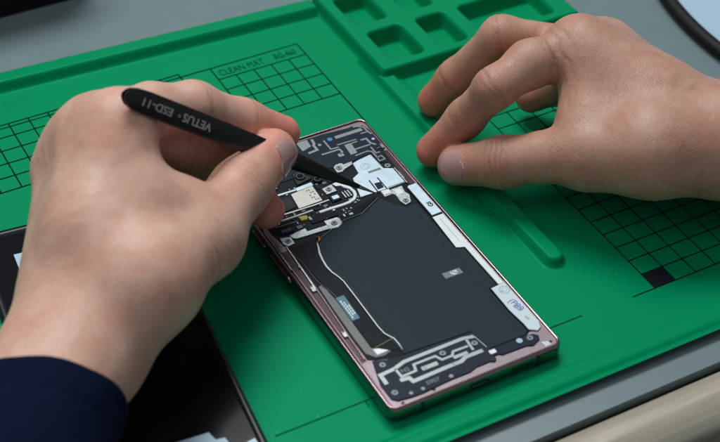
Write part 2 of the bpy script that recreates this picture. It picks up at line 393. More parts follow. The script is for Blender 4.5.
# ports on the bottom edge face (y = 0)
def slot_y(name, x0, x1, z0, z1, m, r=None, dep=0.08, parent=ph):
    r = min((x1 - x0), (z1 - z0)) / 2 * 0.98 if r is None else r
    pts = rrect(x0, z0, x1, z1, r, 5); n = len(pts)
    v = [(x, -dep, z) for x, z in pts] + [(x, 0.9, z) for x, z in pts]
    f = [list(range(n)), list(range(n, 2 * n))[::-1]] + [[i, n + i, n + (i + 1) % n, (i + 1) % n] for i in range(n)]
    return build(name, v, f, m, parent)
usb = slot_y('charging_port', 34.6, 43.6, 2.6, 5.4, 'black', dep=0.10)
slot_y('port_tongue', 36.0, 42.2, 3.8, 4.2, 'silver', r=.15, dep=0.14, parent=(ph, usb))
for k in range(7): slot_y('speaker_slot', 53.8 + 1.45 * k, 54.7 + 1.45 * k, 2.9, 5.3, 'black', dep=0.10)
sd = slot_y('stylus_cap', 66.6, 74.6, 2.0, 6.6, 'groove', r=1.6, dep=0.09)
slot_y('cap_face', 66.95, 74.25, 2.35, 6.25, 'frame', r=1.3, dep=0.13, parent=(ph, sd))
for x in (13.6, 65.2): slot_y('antenna_gap', x, x + 0.9, 0.9, 7.3, 'groove', r=.1, dep=0.10)
slot_y('microphone_hole', 26.2, 27.0, 3.6, 4.4, 'black', dep=0.10)
# long side details: left outer wall bulge, keys
g = G(); g.tube([(-0.05, y, 5.1) for y in np.linspace(82, 101, 12)], [0.5] + [0.95] * 10 + [0.5], 10, 1.3); g.build('side_key', 'frame', ph, smooth=True)
g = G(); g.tube([(-0.05, y, 5.1) for y in np.linspace(106, 118, 8)], [0.5] + [0.95] * 6 + [0.5], 10, 1.3); g.build('side_key', 'frame', ph, smooth=True)

Z0 = 7.04
def plate(name, poly, z1, m, b=0.08, parent=ph, z0=Z0):
    g = G(); g.prism(poly, z0, z1, b); return g.build(name, m, parent)
# ledge colours left and right: raised inner wall rails with grooves
plate('side_rail', [(1.7, 3), (2.0, 26), (2.3, 60), (2.5, 100), (2.5, 158), (3.2, 158), (3.2, 100), (3.0, 60), (2.7, 26), (2.4, 3)], 7.75, 'rail')
plate('side_rail', [(5.0, 28.5), (5.6, 45), (6.6, 68), (7.2, 98), (6.5, 98), (5.9, 68), (4.9, 45), (4.4, 28.5)], 7.6, 'rail')
plate('liner_film', [(5.6, 28), (8, 26.5), (19.5, 22.9), (48.9, 22.4), (51, 18), (51.2, 10.9), (67.4, 10.9), (69.6, 12.2), (72.8, 10.7), (74.9, 12), (75.5, 15), (75.5, 111), (74, 112.5), (7, 112.5), (7.2, 98), (6.6, 68), (5.7, 45)], 7.12, 'film2', 0.0)
plate('groove', [(1.75, 27.2), (5.2, 27.6), (5.8, 45), (6.7, 68), (7.2, 98), (1.75, 98)], 7.10, 'groove', 0.0)
plate('groove', [(3.2, 45.5), (4.5, 45.5), (5.6, 70), (3.9, 70)], 7.22, 'groove', 0.0)
plate('groove', [(2.9, 29.0), (4.1, 29.0), (4.6, 41.5), (3.2, 41.5)], 7.22, 'groove', 0.0)
plate('groove', [(3.4, 74), (5.5, 74), (6.2, 97), (3.6, 97)], 7.22, 'groove', 0.0)
plate('groove', [(75.55, 42), (76.35, 42), (76.35, 111), (75.55, 111)], 7.20, 'groove', 0.0)
plate('groove', [(72.9, 112), (75.6, 112), (75.9, 137.6), (74.0, 137.6)], 7.22, 'groove', 0.0)
plate('edge_strip', [(75.6, 14), (75.8, 14), (75.8, 110), (75.6, 110)], 7.5, 'silver', 0.0)
plate('edge_strip', [(5.7, 72), (6.1, 72), (7.0, 100), (6.6, 100)], 7.75, 'silver', 0.0)
plate('edge_strip', [(2.1, 86), (2.4, 86), (2.6, 112), (2.3, 112)], 7.95, 'silver', 0.0)
def conn_block(x, y, sx, sy, m='silver'):
    g = G(); g.box(x - sx / 2, y - sy / 2, Z0, x + sx / 2, y + sy / 2, 7.8, 0.15)
    g.box(x - sx / 3, y - sy / 2 - .5, Z0, x - sx / 8, y + sy / 2 + .6, 8.0, 0.1); g.box(x + sx / 10, y - sy / 2 - .4, Z0, x + sx / 3, y + sy / 2 + .5, 7.95, 0.1)
    return g.build('spring_contact', m, ph)
conn_block(5.0, 72.1, 1.9, 2.6); conn_block(4.2, 43.6, 1.8, 2.4); conn_block(75.0, 140.6, 1.5, 2.6); conn_block(5.9, 86.5, 0.9, 1.6); conn_block(72.6, 119, 0.7, 5)

# circuit board floor between camera area and battery
plate('circuit_board', [(6.8, 99), (20, 98.5), (36, 104.6), (45, 104.6), (57, 111), (62.2, 104.2), (69.5, 100), (69.6, 111.5), (75.2, 112), (74.6, 141), (60, 139), (48, 138), (40, 150), (40, 160.5), (5, 160.5), (5, 110)], 7.16, 'pcb', 0.0)
tb = plate('top_antenna_board', [(5, 160.6), (42.4, 160.6), (55, 160.6), (67.5, 159.4), (70.1, 159.8), (74.6, 157.9), (75.9, 153.9), (75.9, 141.6), (72.4, 141.4), (72.4, 136.6), (71.9, 129.8), (68.6, 131.0), (67.9, 138.6), (57, 137.0), (48.4, 137.2), (40, 138.5), (5, 138.5)], 7.46, 'board')
def tr(pts, w, parent=tb, m='trace', z=7.47, h=0.09):
    g = G(); g.ribbon(pts, w, z, z + h, 0.03); return g.build('trace', m, (ph, parent))
def tp(poly, parent=tb, m='trace', z=7.47, h=0.09, name='trace'):
    g = G(); g.prism(poly, z, z + h, 0.03); return g.build(name, m, (ph, parent))
tp([(59.2, 156.6), (72.8, 156.7), (72.9, 154.6), (59.0, 154.6)])
tr([(69.9, 159.0), (72.2, 158.4), (74.2, 156.5), (74.6, 152.2), (75.2, 150.6)], 0.8)
tr([(70.8, 153.0), (74.3, 152.9)], 0.8)
tp([(41.6, 160.0), (47.0, 160.0), (46.6, 154.9), (41.6, 153.4)])
tr([(49.1, 159.3), (48.7, 156.1), (47.9, 155.0), (47.9, 151.4), (43.3, 151.0)], 1.3)
tr([(53.5, 156.2), (53.5, 149.1), (57.6, 148.8)], 0.8)
tr([(48.0, 147.4), (57.0, 147.3), (57.2, 145.0), (55.6, 144.2)], 0.9)
tp(rrect(54.3, 142.3, 57.0, 144.6, .5))
tr([(57.4, 150.5), (67.2, 150.2)], 0.7)
tp([(60.2, 149.0), (63.7, 149.0), (62.9, 141.5), (59.6, 141.4)])
tr([(63.4, 148.6), (66.8, 148.7)], 0.7); tr([(63.2, 144.1), (71.0, 144.1)], 0.8)
tr([(61.0, 140.0), (67.6, 140.5), (69.1, 139.2), (69.2, 133.6)], 0.7)
tr([(68.5, 148.8), (71.3, 148.7), (71.5, 145.0), (73.2, 142.9)], 1.0)
tr([(70.2, 142.5), (70.2, 137.6), (72.3, 137.4)], 0.7)
tr([(69.0, 134.7), (71.5, 134.8), (71.8, 132.1), (68.9, 131.9), (69.0, 134.4)], 0.6)
tr([(10, 156), (24, 156), (24, 150), (36, 150)], 0.9); tr([(12, 147), (30, 147)], 0.8)
for x, y, r, m in ((50.4, 154.0, .9, 'trace'), (56.4, 155.5, 1.25, 'bluedot'), (74.0, 147.0, .75, 'shield')):
    g = G(); g.disc(x, y, r, 7.47, 7.66, 20, .05); g.build('test_point', m, (ph, tb))

# main shield plate and its details
sh = plate('shield_plate', [(57.3, 135.6), (60.6, 136.6), (67.2, 137.6), (67.8, 126.6), (71.5, 124.6), (71.6, 113.7), (63.5, 113.4), (57.7, 113.6), (49.4, 113.7), (52.4, 126.4), (56.3, 128.4)], 7.72, 'shield', 0.1)
def onp(name, poly, z0, z1, m, parent, b=0.0):
    g = G(); g.prism(poly, z0, z1, b); return g.build(name, m, (ph, parent))
onp('slot', outline([(58.1, 122.0), (57.7, 113.0)], 0.6), 7.73, 7.76, 'black', sh)
onp('slot', outline([(62.2, 122.0), (62.3, 113.5)], 0.6), 7.73, 7.76, 'black', sh)
onp('slot', [(59.0, 119.1), (62.0, 118.8), (61.6, 114.9), (58.5, 114.6)], 7.73, 7.75, 'board', sh)
g = G()
for k in range(7): g.box(60.6 + .88 * k, 126.4, 7.73, 61.2 + .88 * k, 127.5, 7.76)
g.box(60.3, 126.15, 7.725, 66.9, 126.3, 7.74); g.build('printed_mark', 'black', (ph, sh))
g = G(); g.ring(61.2, 131.2, 1.9, 2.15, 7.722, 7.74); g.ring(61.6, 131.4, 1.0, 1.2, 7.722, 7.74); g.build('stamp', 'greenink', (ph, sh))
onp('fold', outline([(67.2, 137.2), (67.7, 126.6)], 0.25), 7.72, 7.80, 'silver', sh)
onp('fold', outline([(63.3, 113.9), (71.4, 114.0)], 0.25), 7.72, 7.80, 'black', sh)
plate('side_clip', [(71.9, 124.8), (72.5, 124.8), (72.4, 113.0), (71.8, 113.0)], 7.85, 'silver')
cn = plate('connector', [(59.0, 113.2), (62.9, 113.0), (62.8, 109.4), (58.9, 109.1)], 7.9, 'whitefoil', 0.15)
onp('slot', [(59.4, 110.0), (62.4, 110.1), (62.4, 109.8), (59.4, 109.7)], 7.91, 7.93, 'pcb', cn)
br = plate('bracket', [(63.0, 112.4), (69.2, 112.6), (68.4, 108.2), (69.2, 105.8), (67.4, 101.2), (64.3, 100.5), (63.3, 103.8), (63.6, 108.4), (62.9, 109.0)], 7.6, 'silver', 0.15)
onp('emboss', rrect(64.4, 107.6, 67.6, 111.4, .5), 7.6, 7.74, 'whitefoil', br, .08)
plate('bracket', [(48.4, 137.0), (49.9, 138.2), (52.7, 138.4), (53.6, 137.0), (57.8, 137.2), (57.0, 135.2), (52.6, 133.8), (50.6, 132.6), (48.2, 133.0)], 7.66, 'silver', 0.12)
# right strip plates
pr_ = plate('strip_plate', [(70.6, 110.2), (71.4, 111.0), (75.0, 111.0), (75.5, 110.4), (75.5, 89.3), (70.6, 89.1)], 7.85, 'shield', 0.15)
onp('outline', outline([(70.45, 109.5), (70.35, 88.8), (75.6, 88.95)], 0.35), 7.2, 7.88, 'black', pr_)
g = G(); g.add(*text_mesh('G', 3.0, (74.6, 94.2, 7.87), (0, 1, 0), (-1, 0, 0), .012, bold=0.12)); g.add(*text_mesh('S', 2.6, (74.4, 96.4, 7.87), (0, 1, 0), (-1, 0, 0), .012, bold=0.12)); g.build('printed_mark', 'black', (ph, pr_))
lg = plate('strip_plate', [(70.2, 88.3), (75.5, 88.4), (75.5, 40.2), (73.0, 40.2), (72.7, 65.8), (69.2, 67.2)], 7.62, 'whitefoil', 0.1)
onp('outline', outline([(72.6, 86), (72.7, 70)], 0.15), 7.63, 7.65, 'palelabel', lg)
onp('outline', outline([(70.1, 88.2), (69.1, 67.0), (72.5, 65.6), (72.6, 40.2)], 0.35), 7.1, 7.66, 'black', lg)
lb = plate('label', [(68.9, 39.5), (75.5, 40.15), (75.5, 39.6), (75.5, 15.0), (74.6, 12.0), (72.6, 10.9), (69.6, 13.0), (69.6, 16.4), (68.7, 25.4)], 7.72, 'label', 0.05)
onp('outline', outline([(68.75, 39.4), (68.55, 25.4), (69.45, 16.4), (69.45, 12.6)], 0.35), 7.1, 7.74, 'black', lb)
g = G(); g.ring(73.2, 36.3, 1.9, 2.25, 7.722, 7.735); g.ring(73.2, 36.3, 1.0, 1.2, 7.722, 7.735); g.add(*text_mesh('a', 2.6, (72.6, 35.4, 7.73), (0, 1, 0), (-1, 0, 0), .005)); g.build('stamp', 'greenink', (ph, lb))
g = G(); g.add(*text_mesh('(P89', 4.3, (71.0, 30.2, 7.735), (.12, -1, 0), (1, .12, 0), .008, sx=.92)); g.build('handwriting', 'blueink', (ph, lb))
g = G(); g.add(*text_mesh('089', 3.0, (71.0, 27.2, 7.735), (.10, -1, 0), (1, .12, 0), .006)); g.add(*text_mesh('000', 1.5, (72.0, 19.6, 7.735), (.12, -1, 0), (1, .12, 0), .006, bold=.05)); g.build('printed_mark', 'greenink', (ph, lb))

# battery film and flex
bt = plate('battery', [(19.4, 98.2), (20.0, 97.4), (36.2, 103.2), (45, 103.8), (56.9, 109.8), (59.8, 104.0), (64.0, 99.4), (69.3, 99.6), (69.0, 67.0), (72.3, 65.6), (72.4, 40.6), (68.4, 40.0), (68.2, 25.4), (69.1, 16.4), (69.0, 12.6), (66.9, 11.2), (50.8, 11.4), (49.0, 22.6), (19.5, 24.2), (19.0, 30.0), (17.7, 41), (17.9, 60), (17.6, 74.1), (15.9, 84.2), (18.2, 95)], 7.42, 'film', 0.25)
onp('hole', [(59.0 + .75 * math.cos(a), 20.1 + .75 * math.sin(a)) for a in np.linspace(0, 6.0, 14)], 7.425, 7.44, 'black', bt)
for a_ in ([(66.6, 98), (66.2, 66), (66.4, 14)], [(21.2, 95), (20.4, 60), (20.8, 27)]): onp('wrapper_seam', outline(a_, .14), 7.425, 7.45, 'film2', bt)
ml = onp('label', [(55.8, 56.3), (64.0, 56.2), (64.0, 52.9), (55.8, 53.0)], 7.425, 7.45, 'palelabel', bt)
g = G()
for k in range(5):
    for j in range(4):
        if (k * 7 + j * 3) % 4: g.box(59.2 + .62 * k, 53.5 + .6 * j, 7.452, 59.7 + .62 * k, 53.95 + .6 * j, 7.462)
g.build('printed_mark', 'whitefoil', (ph, ml))
onp('seam', outline([(20.5, 97.9), (36, 104.0), (45, 104.4), (56, 110.2)], 0.25), 7.3, 7.46, 'palelabel', bt)
fx = plate('flex_film', [(7.3, 98.5), (19.2, 97.9), (18.0, 95), (15.7, 84.2), (17.4, 74.1), (17.5, 41), (18.8, 30.0), (19.2, 27.2), (16.4, 28.2), (10.2, 33.5), (10.6, 62.1), (10.0, 72)], 7.30, 'film2', 0.1)
bl = onp('label', [(10.7, 63.7), (14.5, 63.7), (14.0, 49.3), (10.5, 49.3)], 7.31, 7.34, 'bluelabel', fx)
g = G()
for k, (a, b_) in enumerate(((51, 61.5), (51.8, 60.2), (53, 58.0))):
    yy = b_
    while yy > a:
        l_ = random.uniform(.5, 1.6); g.box(11.4 + .95 * k, yy - l_, 7.345, 11.85 + .95 * k, yy, 7.355); yy -= l_ + .35
g.build('printed_mark', 'whitefoil', (ph, bl))
gf = plate('grey_flex_strip', [(7.6, 72.6), (9.0, 73.0), (9.9, 69.5), (10.4, 62.1), (10.0, 33.0), (13.2, 29.2), (16.5, 28.0), (12.5, 26.9), (9.2, 27.6), (6.6, 31.2), (6.5, 40), (7.0, 59.7)], 7.36, 'grey', 0.12)
onp('fold', [(9.9, 32.0), (12.4, 31.2), (15.8, 28.2), (10.0, 28.0)], 7.37, 7.75, 'whitefoil', gf, 0.3)
onp('fold', outline([(10.4, 31.9), (21.0, 33.8)], .10), 7.43, 7.5, 'yellow', gf)
g = G(); g.tube([(20.6, 99.6, 7.6), (21.4, 98.6, 7.9), (20.9, 97.2, 7.9), (19.6, 96.2, 7.7)], [.35, .55, .6, .35], 8, .6); g.build('copper_tail', 'copper', ph, smooth=True)
cb = [(19.4, 96.4), (18.9, 95.0), (18.3, 93.0), (17.2, 90.0), (16.4, 85.8), (16.0, 81.5), (16.4, 77.6), (17.6, 73.6), (18.1, 70.5), (18.1, 60), (18.0, 50), (17.9, 41.5), (18.3, 37.2), (19.5, 34.6), (20.3, 33.0), (20.5, 30.0), (20.3, 26.4)]
g = G(); g.tube([(x, y, 7.62) for x, y in cb], [.2, .33, .42, .5, .5, .45, .36] + [.27] * 10, 8, .55); g.build('flex_cable', 'whitefoil', ph, smooth=True)
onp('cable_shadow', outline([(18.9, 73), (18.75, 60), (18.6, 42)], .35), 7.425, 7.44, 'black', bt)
plate('seam_wire', outline([(6.9, 98.2), (8.4, 88), (8.6, 78), (9.2, 73), (10.4, 69.0), (11.2, 64)], .16), 7.5, 'grey', 0.0)

# camera corner
plate('camera_module', [(29.8, 140.8), (34.2, 141.4), (36.3, 134.5), (28.6, 133.1)], 7.9, 'black', .2)
for (x, y, r) in ((12, 148.5, 5.6), (12, 132.5, 5.6), (32.3, 137.5, 2.4), (26.5, 147.0, 3.6), (38.2, 132.4, 2.0)):
    g = G(); g.disc(x, y, r, 7.4, 8.4, 32, .3); lz = g.build('camera_lens', 'blackplastic', ph)
    g = G(); g.ring(x, y, r * .62, r * .72, 8.41, 8.5); g.build('lens_ring', 'grey', (ph, lz))
    g = G(); g.disc(x, y, r * .6, 8.41, 8.45, 28); g.build('lens_glass', 'lens', (ph, lz))
gd = plate('gold_shield', [(23.4, 129.0), (34.4, 130.0), (33.8, 119.2), (22.3, 118.9)], 7.85, 'gold', .12)
g = G()
for k in range(5):
    for j in range(3):
        if (k + j) % 3: g.box(30.2 + j * 1.1, 120.6 + 1.7 * k, 7.855, 30.9 + j * 1.1, 121.5 + 1.7 * k, 7.87)
g.build('printed_mark', 'palelabel', (ph, gd))
plate('black_sensor', [(16.6, 127.4), (22.6, 128.3), (22.0, 120.6), (16.2, 120.0)], 7.6, 'black', .1)
plate('white_edge', outline([(14.6, 131.0), (27.0, 130.8)], 1.1), 7.8, 'whitefoil')
plate('white_edge', outline([(13.6, 118.6), (29, 118.2), (36.6, 118.4)], 0.8), 7.7, 'gold')
plate('white_edge', outline([(15.0, 131), (14.6, 119.6)], 0.8), 7.8, 'whitefoil')
plate('thin_foil', [(27.2, 132.0), (35.0, 132.6), (35.2, 130.4), (27.0, 129.8)], 7.55, 'shield')
plate('screw_plate', [(37.0, 126.2), (42.2, 127.1), (42.4, 122.1), (37.3, 121.9)], 7.72, 'silver', .12)
plate('curved_foil', [(42.6, 127.3), (46.1, 127.7), (49.0, 121.8), (47.4, 121.0), (45.4, 124.6), (43.4, 125.2)], 7.66, 'whitefoil', .1)
ck = plate('connector', [(37.3, 120.2), (42.4, 120.8), (41.9, 116.5), (37.2, 116.2)], 7.9, 'board', .15)
onp('contact', rrect(38.2, 117.4, 41.2, 119.6, .3), 7.91, 7.95, 'shield', ck)
for x in (43.5, 44.9, 46.2):
    plate('contact', [(x, 120.6), (x + .7, 120.6), (x + .7, 116.4), (x, 116.4)], 7.7, 'silver')
tm = [(29.0, 113.0), (34.6, 113.0), (40.0, 112.8), (43.4, 113.0), (46.2, 113.9), (48.0, 115.8), (48.7, 118.2), (48.3, 121.0), (46.4, 123.4)]
plate('white_trim', outline(tm, 1.5), 7.9, 'whitefoil', .2)
plate('white_trim', outline([(12.4, 115.4), (20, 115.3), (27.2, 115.5)], .8), 7.8, 'whitefoil', .1)
plate('white_trim', outline([(8, 112.8), (18.4, 112.2)], .7), 7.6, 'grey', .1)
plate('yellow_chip', [(19.5, 114.2), (22.9, 113.8), (23.4, 112.9), (22.4, 111.2), (19.7, 111.5)], 8.0, 'yellow', .2)
plate('small_chip', [(23.3, 112.3), (24.2, 112.4), (24.3, 110.0), (23.1, 110.3)], 7.9, 'label', .15)
cp = plate('black_chip', [(8.6, 110.6), (14.6, 110.3), (14.2, 107.3), (8.6, 107.3)], 7.8, 'board', .12)
g = G()
for k in range(6): g.box(9.4 + .75 * k, 108.2 + (k % 2) * .3, 7.81, 9.9 + .75 * k, 109.4, 7.82)
g.build('printed_mark', 'palelabel', (ph, cp))
for (x, y, sx, sy, m) in ((26, 109.5, 6, 3.4, 'film2'), (33, 109.2, 5, 2.6, 'film2'), (17.4, 108.6, 2.6, 2.0, 'palelabel'), (29.5, 115.6, 3, 1.2, 'board'), (33.5, 115.8, 2.2, 1.2, 'palelabel'), (36.0, 128.6, 1.2, 3.2, 'board'), (44.5, 129.6, 5, 2.2, 'board'), (40, 129.5, 2, 1.6, 'grey')):
    plate('small_chip', [(x - sx / 2, y - sy / 2), (x + sx / 2, y - sy / 2), (x + sx / 2, y + sy / 2), (x - sx / 2, y + sy / 2)], 7.6, m, .1)
plate('bracket', [(10.9, 105.4), (13.8, 106.0), (19.1, 106.7), (19.0, 104.5), (28.4, 104.2), (28.0, 101.6), (12.9, 102.3), (11.6, 103.2)], 7.72, 'silver', .15)
plate('bracket', [(28.0, 107.2), (34.2, 106.9), (35.0, 105.6), (34.6, 102.5), (31.9, 100.9), (28.0, 101.4)], 7.62, 'silver', .15)
plate('bracket', [(6.6, 105.8), (11.2, 104.6), (11.0, 100.2), (7.6, 99.6), (6.2, 101.9)], 7.72, 'silver', .15)

# bottom antenna board
bb = plate('bottom_antenna_board', [(6.9, 26.4), (12, 24.6), (19.9, 23.2), (37.2, 22.8), (48.4, 22.2), (50.6, 18.4), (50.8, 10.9), (66.7, 10.8), (70.0, 10.2), (71.4, 8.6), (70.6, 6.6), (66.6, 4.9), (64.0, 6.0), (53.1, 6.2), (52, 7.2), (49, 7.2), (47.6, 5.4), (40.6, 5.3), (37.6, 4.2), (29.0, 4.2), (20.6, 3.7), (16.5, 3.2), (11, 3.4), (5.6, 4.2), (3.8, 6.0), (3.6, 14)], 7.6, 'board', .1)
def bt_(pts, w): return tr(pts, w, bb, z=7.61)
bt_([(5.9, 13.2), (6.0, 18.4), (12.2, 18.8), (17.4, 20.4), (43.7, 20.6), (48.6, 19.6)], 1.7)
bt_([(12.6, 18.6), (12.8, 14.0), (19.2, 14.2), (20.0, 17.4), (29.6, 17.4), (31.0, 14.6), (35.6, 14.6), (37.0, 16.4), (43.7, 16.2)], 1.1)
bt_([(11.3, 12.6), (15.0, 12.2), (15.6, 9.9), (31.0, 10.4), (37.2, 10.4), (39.6, 11.6), (47.6, 11.6)], 1.8)
bt_([(44.9, 19.8), (44.4, 13.4)], 1.1); bt_([(48.4, 20.8), (49.8, 12.4)], .4)
tp(rrect(21.6, 12.9, 28.6, 14.9, .3), bb, z=7.61); tp(rrect(35.4, 12.6, 41.8, 14.2, .3), bb, z=7.61)
tp(rrect(24.4, 15.4, 27.0, 16.6, .2), bb, 'black', z=7.61)
g = G(); g.add(*text_mesh('D', 1.9, (22.4, 13.2, 7.706), (1, 0, 0), (0, 1, 0), .005)); g.add(*text_mesh('S', 1.8, (33.3, 9.8, 7.706), (1, 0, 0), (0, 1, 0), .005)); g.build('lettering', 'board', (ph, bb))
g = G(); g.add(*text_mesh('N2', 2.8, (13.9, 15.5, 7.62), (1, 0, 0), (0, 1, 0), .008, bold=.06)); g.add(*text_mesh('S907', 2.7, (19.4, 5.8, 7.62), (1, 0, 0), (0, 1, 0), .008, bold=.05, sx=1.1)); g.build('lettering', 'grey', (ph, bb))
for x, y, r, m in ((11.8, 5.1, .8, 'steelscrew'), (16.9, 5.0, .8, 'steelscrew'), (29.6, 5.6, .9, 'steelscrew'), (63.0, 9.4, 1.3, 'sticker')):
    g = G(); g.disc(x, y, r, 7.61, 7.75, 18, .05); g.build('test_point', m, (ph, bb))
tp(rrect(49.2, 8.3, 52.0, 10.3, .3), bb, 'whitefoil', z=7.61)
for x, y, r in ((20.6, 3.2, .8), (37.2, 5.6, 1.2), (48.6, 6.0, 1.4), (6.9, 2.6, .7), (73.9, 3.9, .7)):
    plate('chassis_hole', [(x + r * math.cos(a), y + r * math.sin(a)) for a in np.linspace(0, 6.0, 14)], 7.62 if r > .9 else 7.08, 'black', 0.0)
plate('chassis_recess', [(70.4, 5.2), (73.2, 4.6), (73.6, 2.6), (71.0, 2.6)], 7.10, 'silver', 0.0)
# small components packed on the circuit board between the larger parts
rs = random.Random(11); placed = 0
taken = [(23, 119, 35, 131), (16, 119.5, 23, 129), (37, 121.5, 43, 127.5), (49.5, 113, 72.5, 138), (37, 116, 49, 121), (48, 132, 58, 139), (28.4, 133, 36.5, 141.5), (6, 99, 29, 107.5), (28, 100.5, 35, 107.5), (62, 100, 70, 113), (18.5, 110.5, 24.5, 115), (8.3, 107, 15, 111), (6, 126, 18, 160), (24, 134, 41, 152)]
for _ in range(900):
    if placed >= 90: break
    x, y = rs.uniform(8, 50), rs.uniform(100, 138); a_, b_ = rs.choice([(.5, .9), (.9, .5), (1.3, .8), (.7, 1.6), (1.8, 1.2), (.6, .6)])
    if any(t[0] - a_ < x < t[2] + a_ and t[1] - b_ < y < t[3] + b_ for t in taken): continue
    if (y < 106 and x > 20) or (y < 112 and x > 43): continue
    taken.append((x - a_ * .6, y - b_ * .6, x + a_ * .6, y + b_ * .6)); placed += 1
    hh = rs.uniform(7.3, 7.62); m_ = rs.choice(['silver', 'board', 'grey', 'trace', 'gold', 'film2', 'palelabel', 'shield'])
    plate('tiny_component', [(x - a_ / 2, y - b_ / 2), (x + a_ / 2, y - b_ / 2), (x + a_ / 2, y + b_ / 2), (x - a_ / 2, y + b_ / 2)], hh, m_, .06)
# screws: one model, copied
def screw():
    g = G(); g.disc(0, 0, 1.35, 0, .22, 24, .1); g.ring(0, 0, .95, 1.25, .22, .34, 24); h = g.build('screw', 'steelscrew', None)
    g = G(); g.disc(0, 0, .42, .281, .29, 6)
    for k in range(4): a = math.pi / 4 + k * math.pi / 2; g.ribbon([(0, 0), (.70 * math.cos(a), .70 * math.sin(a))], .18, .281, .292)
    c = g.build('screw_socket', 'black', None); c.parent = h
    return h, c
h0, c0 = screw()
for i, (x, y, z, s_) in enumerate(((65.7, 103.0, 7.6, 1), (70.3, 127.2, 7.55, 1.05), (50.4, 135.6, 7.66, 1), (9.3, 22.6, 7.6, 1), (6.4, 8.0, 7.6, 1), (32.8, 17.2, 7.72, 1), (46.6, 16.2, 7.72, 1), (67.4, 8.7, 7.6, 1),
                     (31.4, 103.9, 7.62, 1.05), (8.9, 102.4, 7.72, 1), (39.6, 124.6, 7.72, 1), (30, 158, 7.47, 1), (8, 157, 7.47, 1))):
    h = h0 if i == 0 else h0.copy(); c = c0 if i == 0 else c0.copy()
    if i: COL.objects.link(h); COL.objects.link(c); c.parent = h
    h.parent = ph.o; h.location = (Vector((x, y, z)) - ph.org) * S; h.scale = (s_,) * 3; h.rotation_euler = (0, 0, i * 0.7)
    if i and False: pass

# ----------------------------------------------------------------- removed back cover, lower left
pc = Root('phone_back_cover', (-70, 84, 0.1), 'glossy black phone back cover lying beneath the left wrist, with silver blue foil patches', 'phone cover')
TR = Vector((-29.6, 162.6)); u = Vector((-.995, .097)); w_ = Vector((-.097, -.995))
def PC(a, b): p = TR + u * a + w_ * b; return (p.x, p.y)
def pcpoly(x0, y0, x1, y1, r): return [PC(x, y) for x, y in rrect(x0, y0, x1, y1, r, 6)]
g = G(); g.prism(pcpoly(0, 0, 76, 163, 5), 0.15, 2.2, .5); g.build('cover_shell', 'rimblack', pc)
lo = pcpoly(.4, .4, 75.6, 162.6, 5); n = len(lo)
v = [(x, y, 2.0) for x, y in lo] + [(x, y, 3.4) for x, y in pcpoly(.7, .7, 75.3, 162.3, 4.8)] + [(x, y, 3.4) for x, y in pcpoly(2.6, 2.6, 73.4, 160.4, 4)] + [(x, y, 2.4) for x, y in pcpoly(3.6, 3.6, 72.4, 159.4, 3.4)]
f = [[k * n + i, k * n + (i + 1) % n, (k + 1) * n + (i + 1) % n, (k + 1) * n + i] for k in range(3) for i in range(n)]
build('cover_lip', v, f, 'rimblack', pc, smooth=True)
g = G(); g.prism(pcpoly(3.4, 3.4, 72.6, 159.6, 3.4), 2.0, 2.55); g.build('inner_glass', 'glass', pc)
for poly in ([(-77.0, 27.9), (-61.7, 26.6), (-60.9, 22.3), (-57.4, 21.6), (-56.6, 9), (-77.6, 9)], [(-52.6, 15.6), (-47.9, 16.4), (-47.6, 7), (-53.4, 7)], [(-93.4, 152.3), (-80.8, 151.0), (-82.4, 134.6), (-94.8, 135.8)]):
    g = G(); g.prism(poly, 2.56, 2.66, .03); g.build('foil_patch', 'sticker', pc)
for q_ in g.v[:0]: pass

# ----------------------------------------------------------------- far objects
rt = Root('round_tray', (431, 146, -4), 'pale blue round tray with a thick black rubber rim at the top right corner', 'tray')
g = G(); g.disc(432, 146, 163.5, -3.8, -0.5, 160, .3); g.build('tray_plate', 'disc', rt, angle=40)
v = []; f = []; n = 200; k = 12
for i in range(n):
    a = 2 * math.pi * i / n
    for j in range(k):
        b_ = 2 * math.pi * j / k; rr = 164.6 + 3.9 * math.cos(b_); v.append((432 + rr * math.cos(a), 146 + rr * math.sin(a), -0.3 + 3.5 * math.sin(b_)))
f = [[i * k + j, ((i + 1) % n) * k + j, ((i + 1) % n) * k + (j + 1) % k, i * k + (j + 1) % k] for i in range(n) for j in range(k)]
build('rubber_rim', v, f, 'blackplastic', rt, smooth=True)
cs = Root('black_case', (-180, 390, -4), 'black equipment case standing at the back of the desk in the top left corner', 'case')
g = G(); g.prism(rrect(-420, 333, 12, 470, 6), -3.4, 60, 1.5); g.build('case_body', 'blackplastic', cs)
g = G(); g.prism(rrect(-412, 339, 4, 462, 5), 60.02, 62, .6); g.build('case_lid', 'blackplastic', cs)
for x, y in ((-400, 345), (0, 345), (-400, 455), (0, 455)):
    g = G(); g.disc(x, y, 5, -3.98, -3.42, 16); g.build('rubber_foot', 'black', cs)

# ----------------------------------------------------------------- tweezers
T0 = Vector((55.9, 111.8, 8.7)); T1 = Vector((-52.7, 111.9, 98.0))
ax = (T1 - T0).normalized(); TL = (T1 - T0).length
vd = Vector((.3717, .6552, -.6576))
nn = -(vd - ax * vd.dot(ax)).normalized(); wd = ax.cross(nn)
tw = Root('tweezers', T0, 'black steel tweezers with white lettering held in the left hand over the phone', 'tweezers')
st = [(0, .45, .25, .35), (4, .9, .4, .55), (12, 1.9, .6, .8), (20, 2.9, .95, 1.0), (32, 4.6, 1.6, 1.2), (45, 6.4, 1.9, 1.3), (60, 7.9, 1.9, 1.4), (78, 8.6, 1.7, 1.4), (100, 8.9, 1.3, 1.4), (118, 9.0, .85, 1.3), (130, 9.0, .7, 1.3), (134.5, 8.3, .7, 1.2), (138, 6.4, .7, 1.1), (139.6, 4.2, .7, .8), (TL, 1.6, .7, .5)]
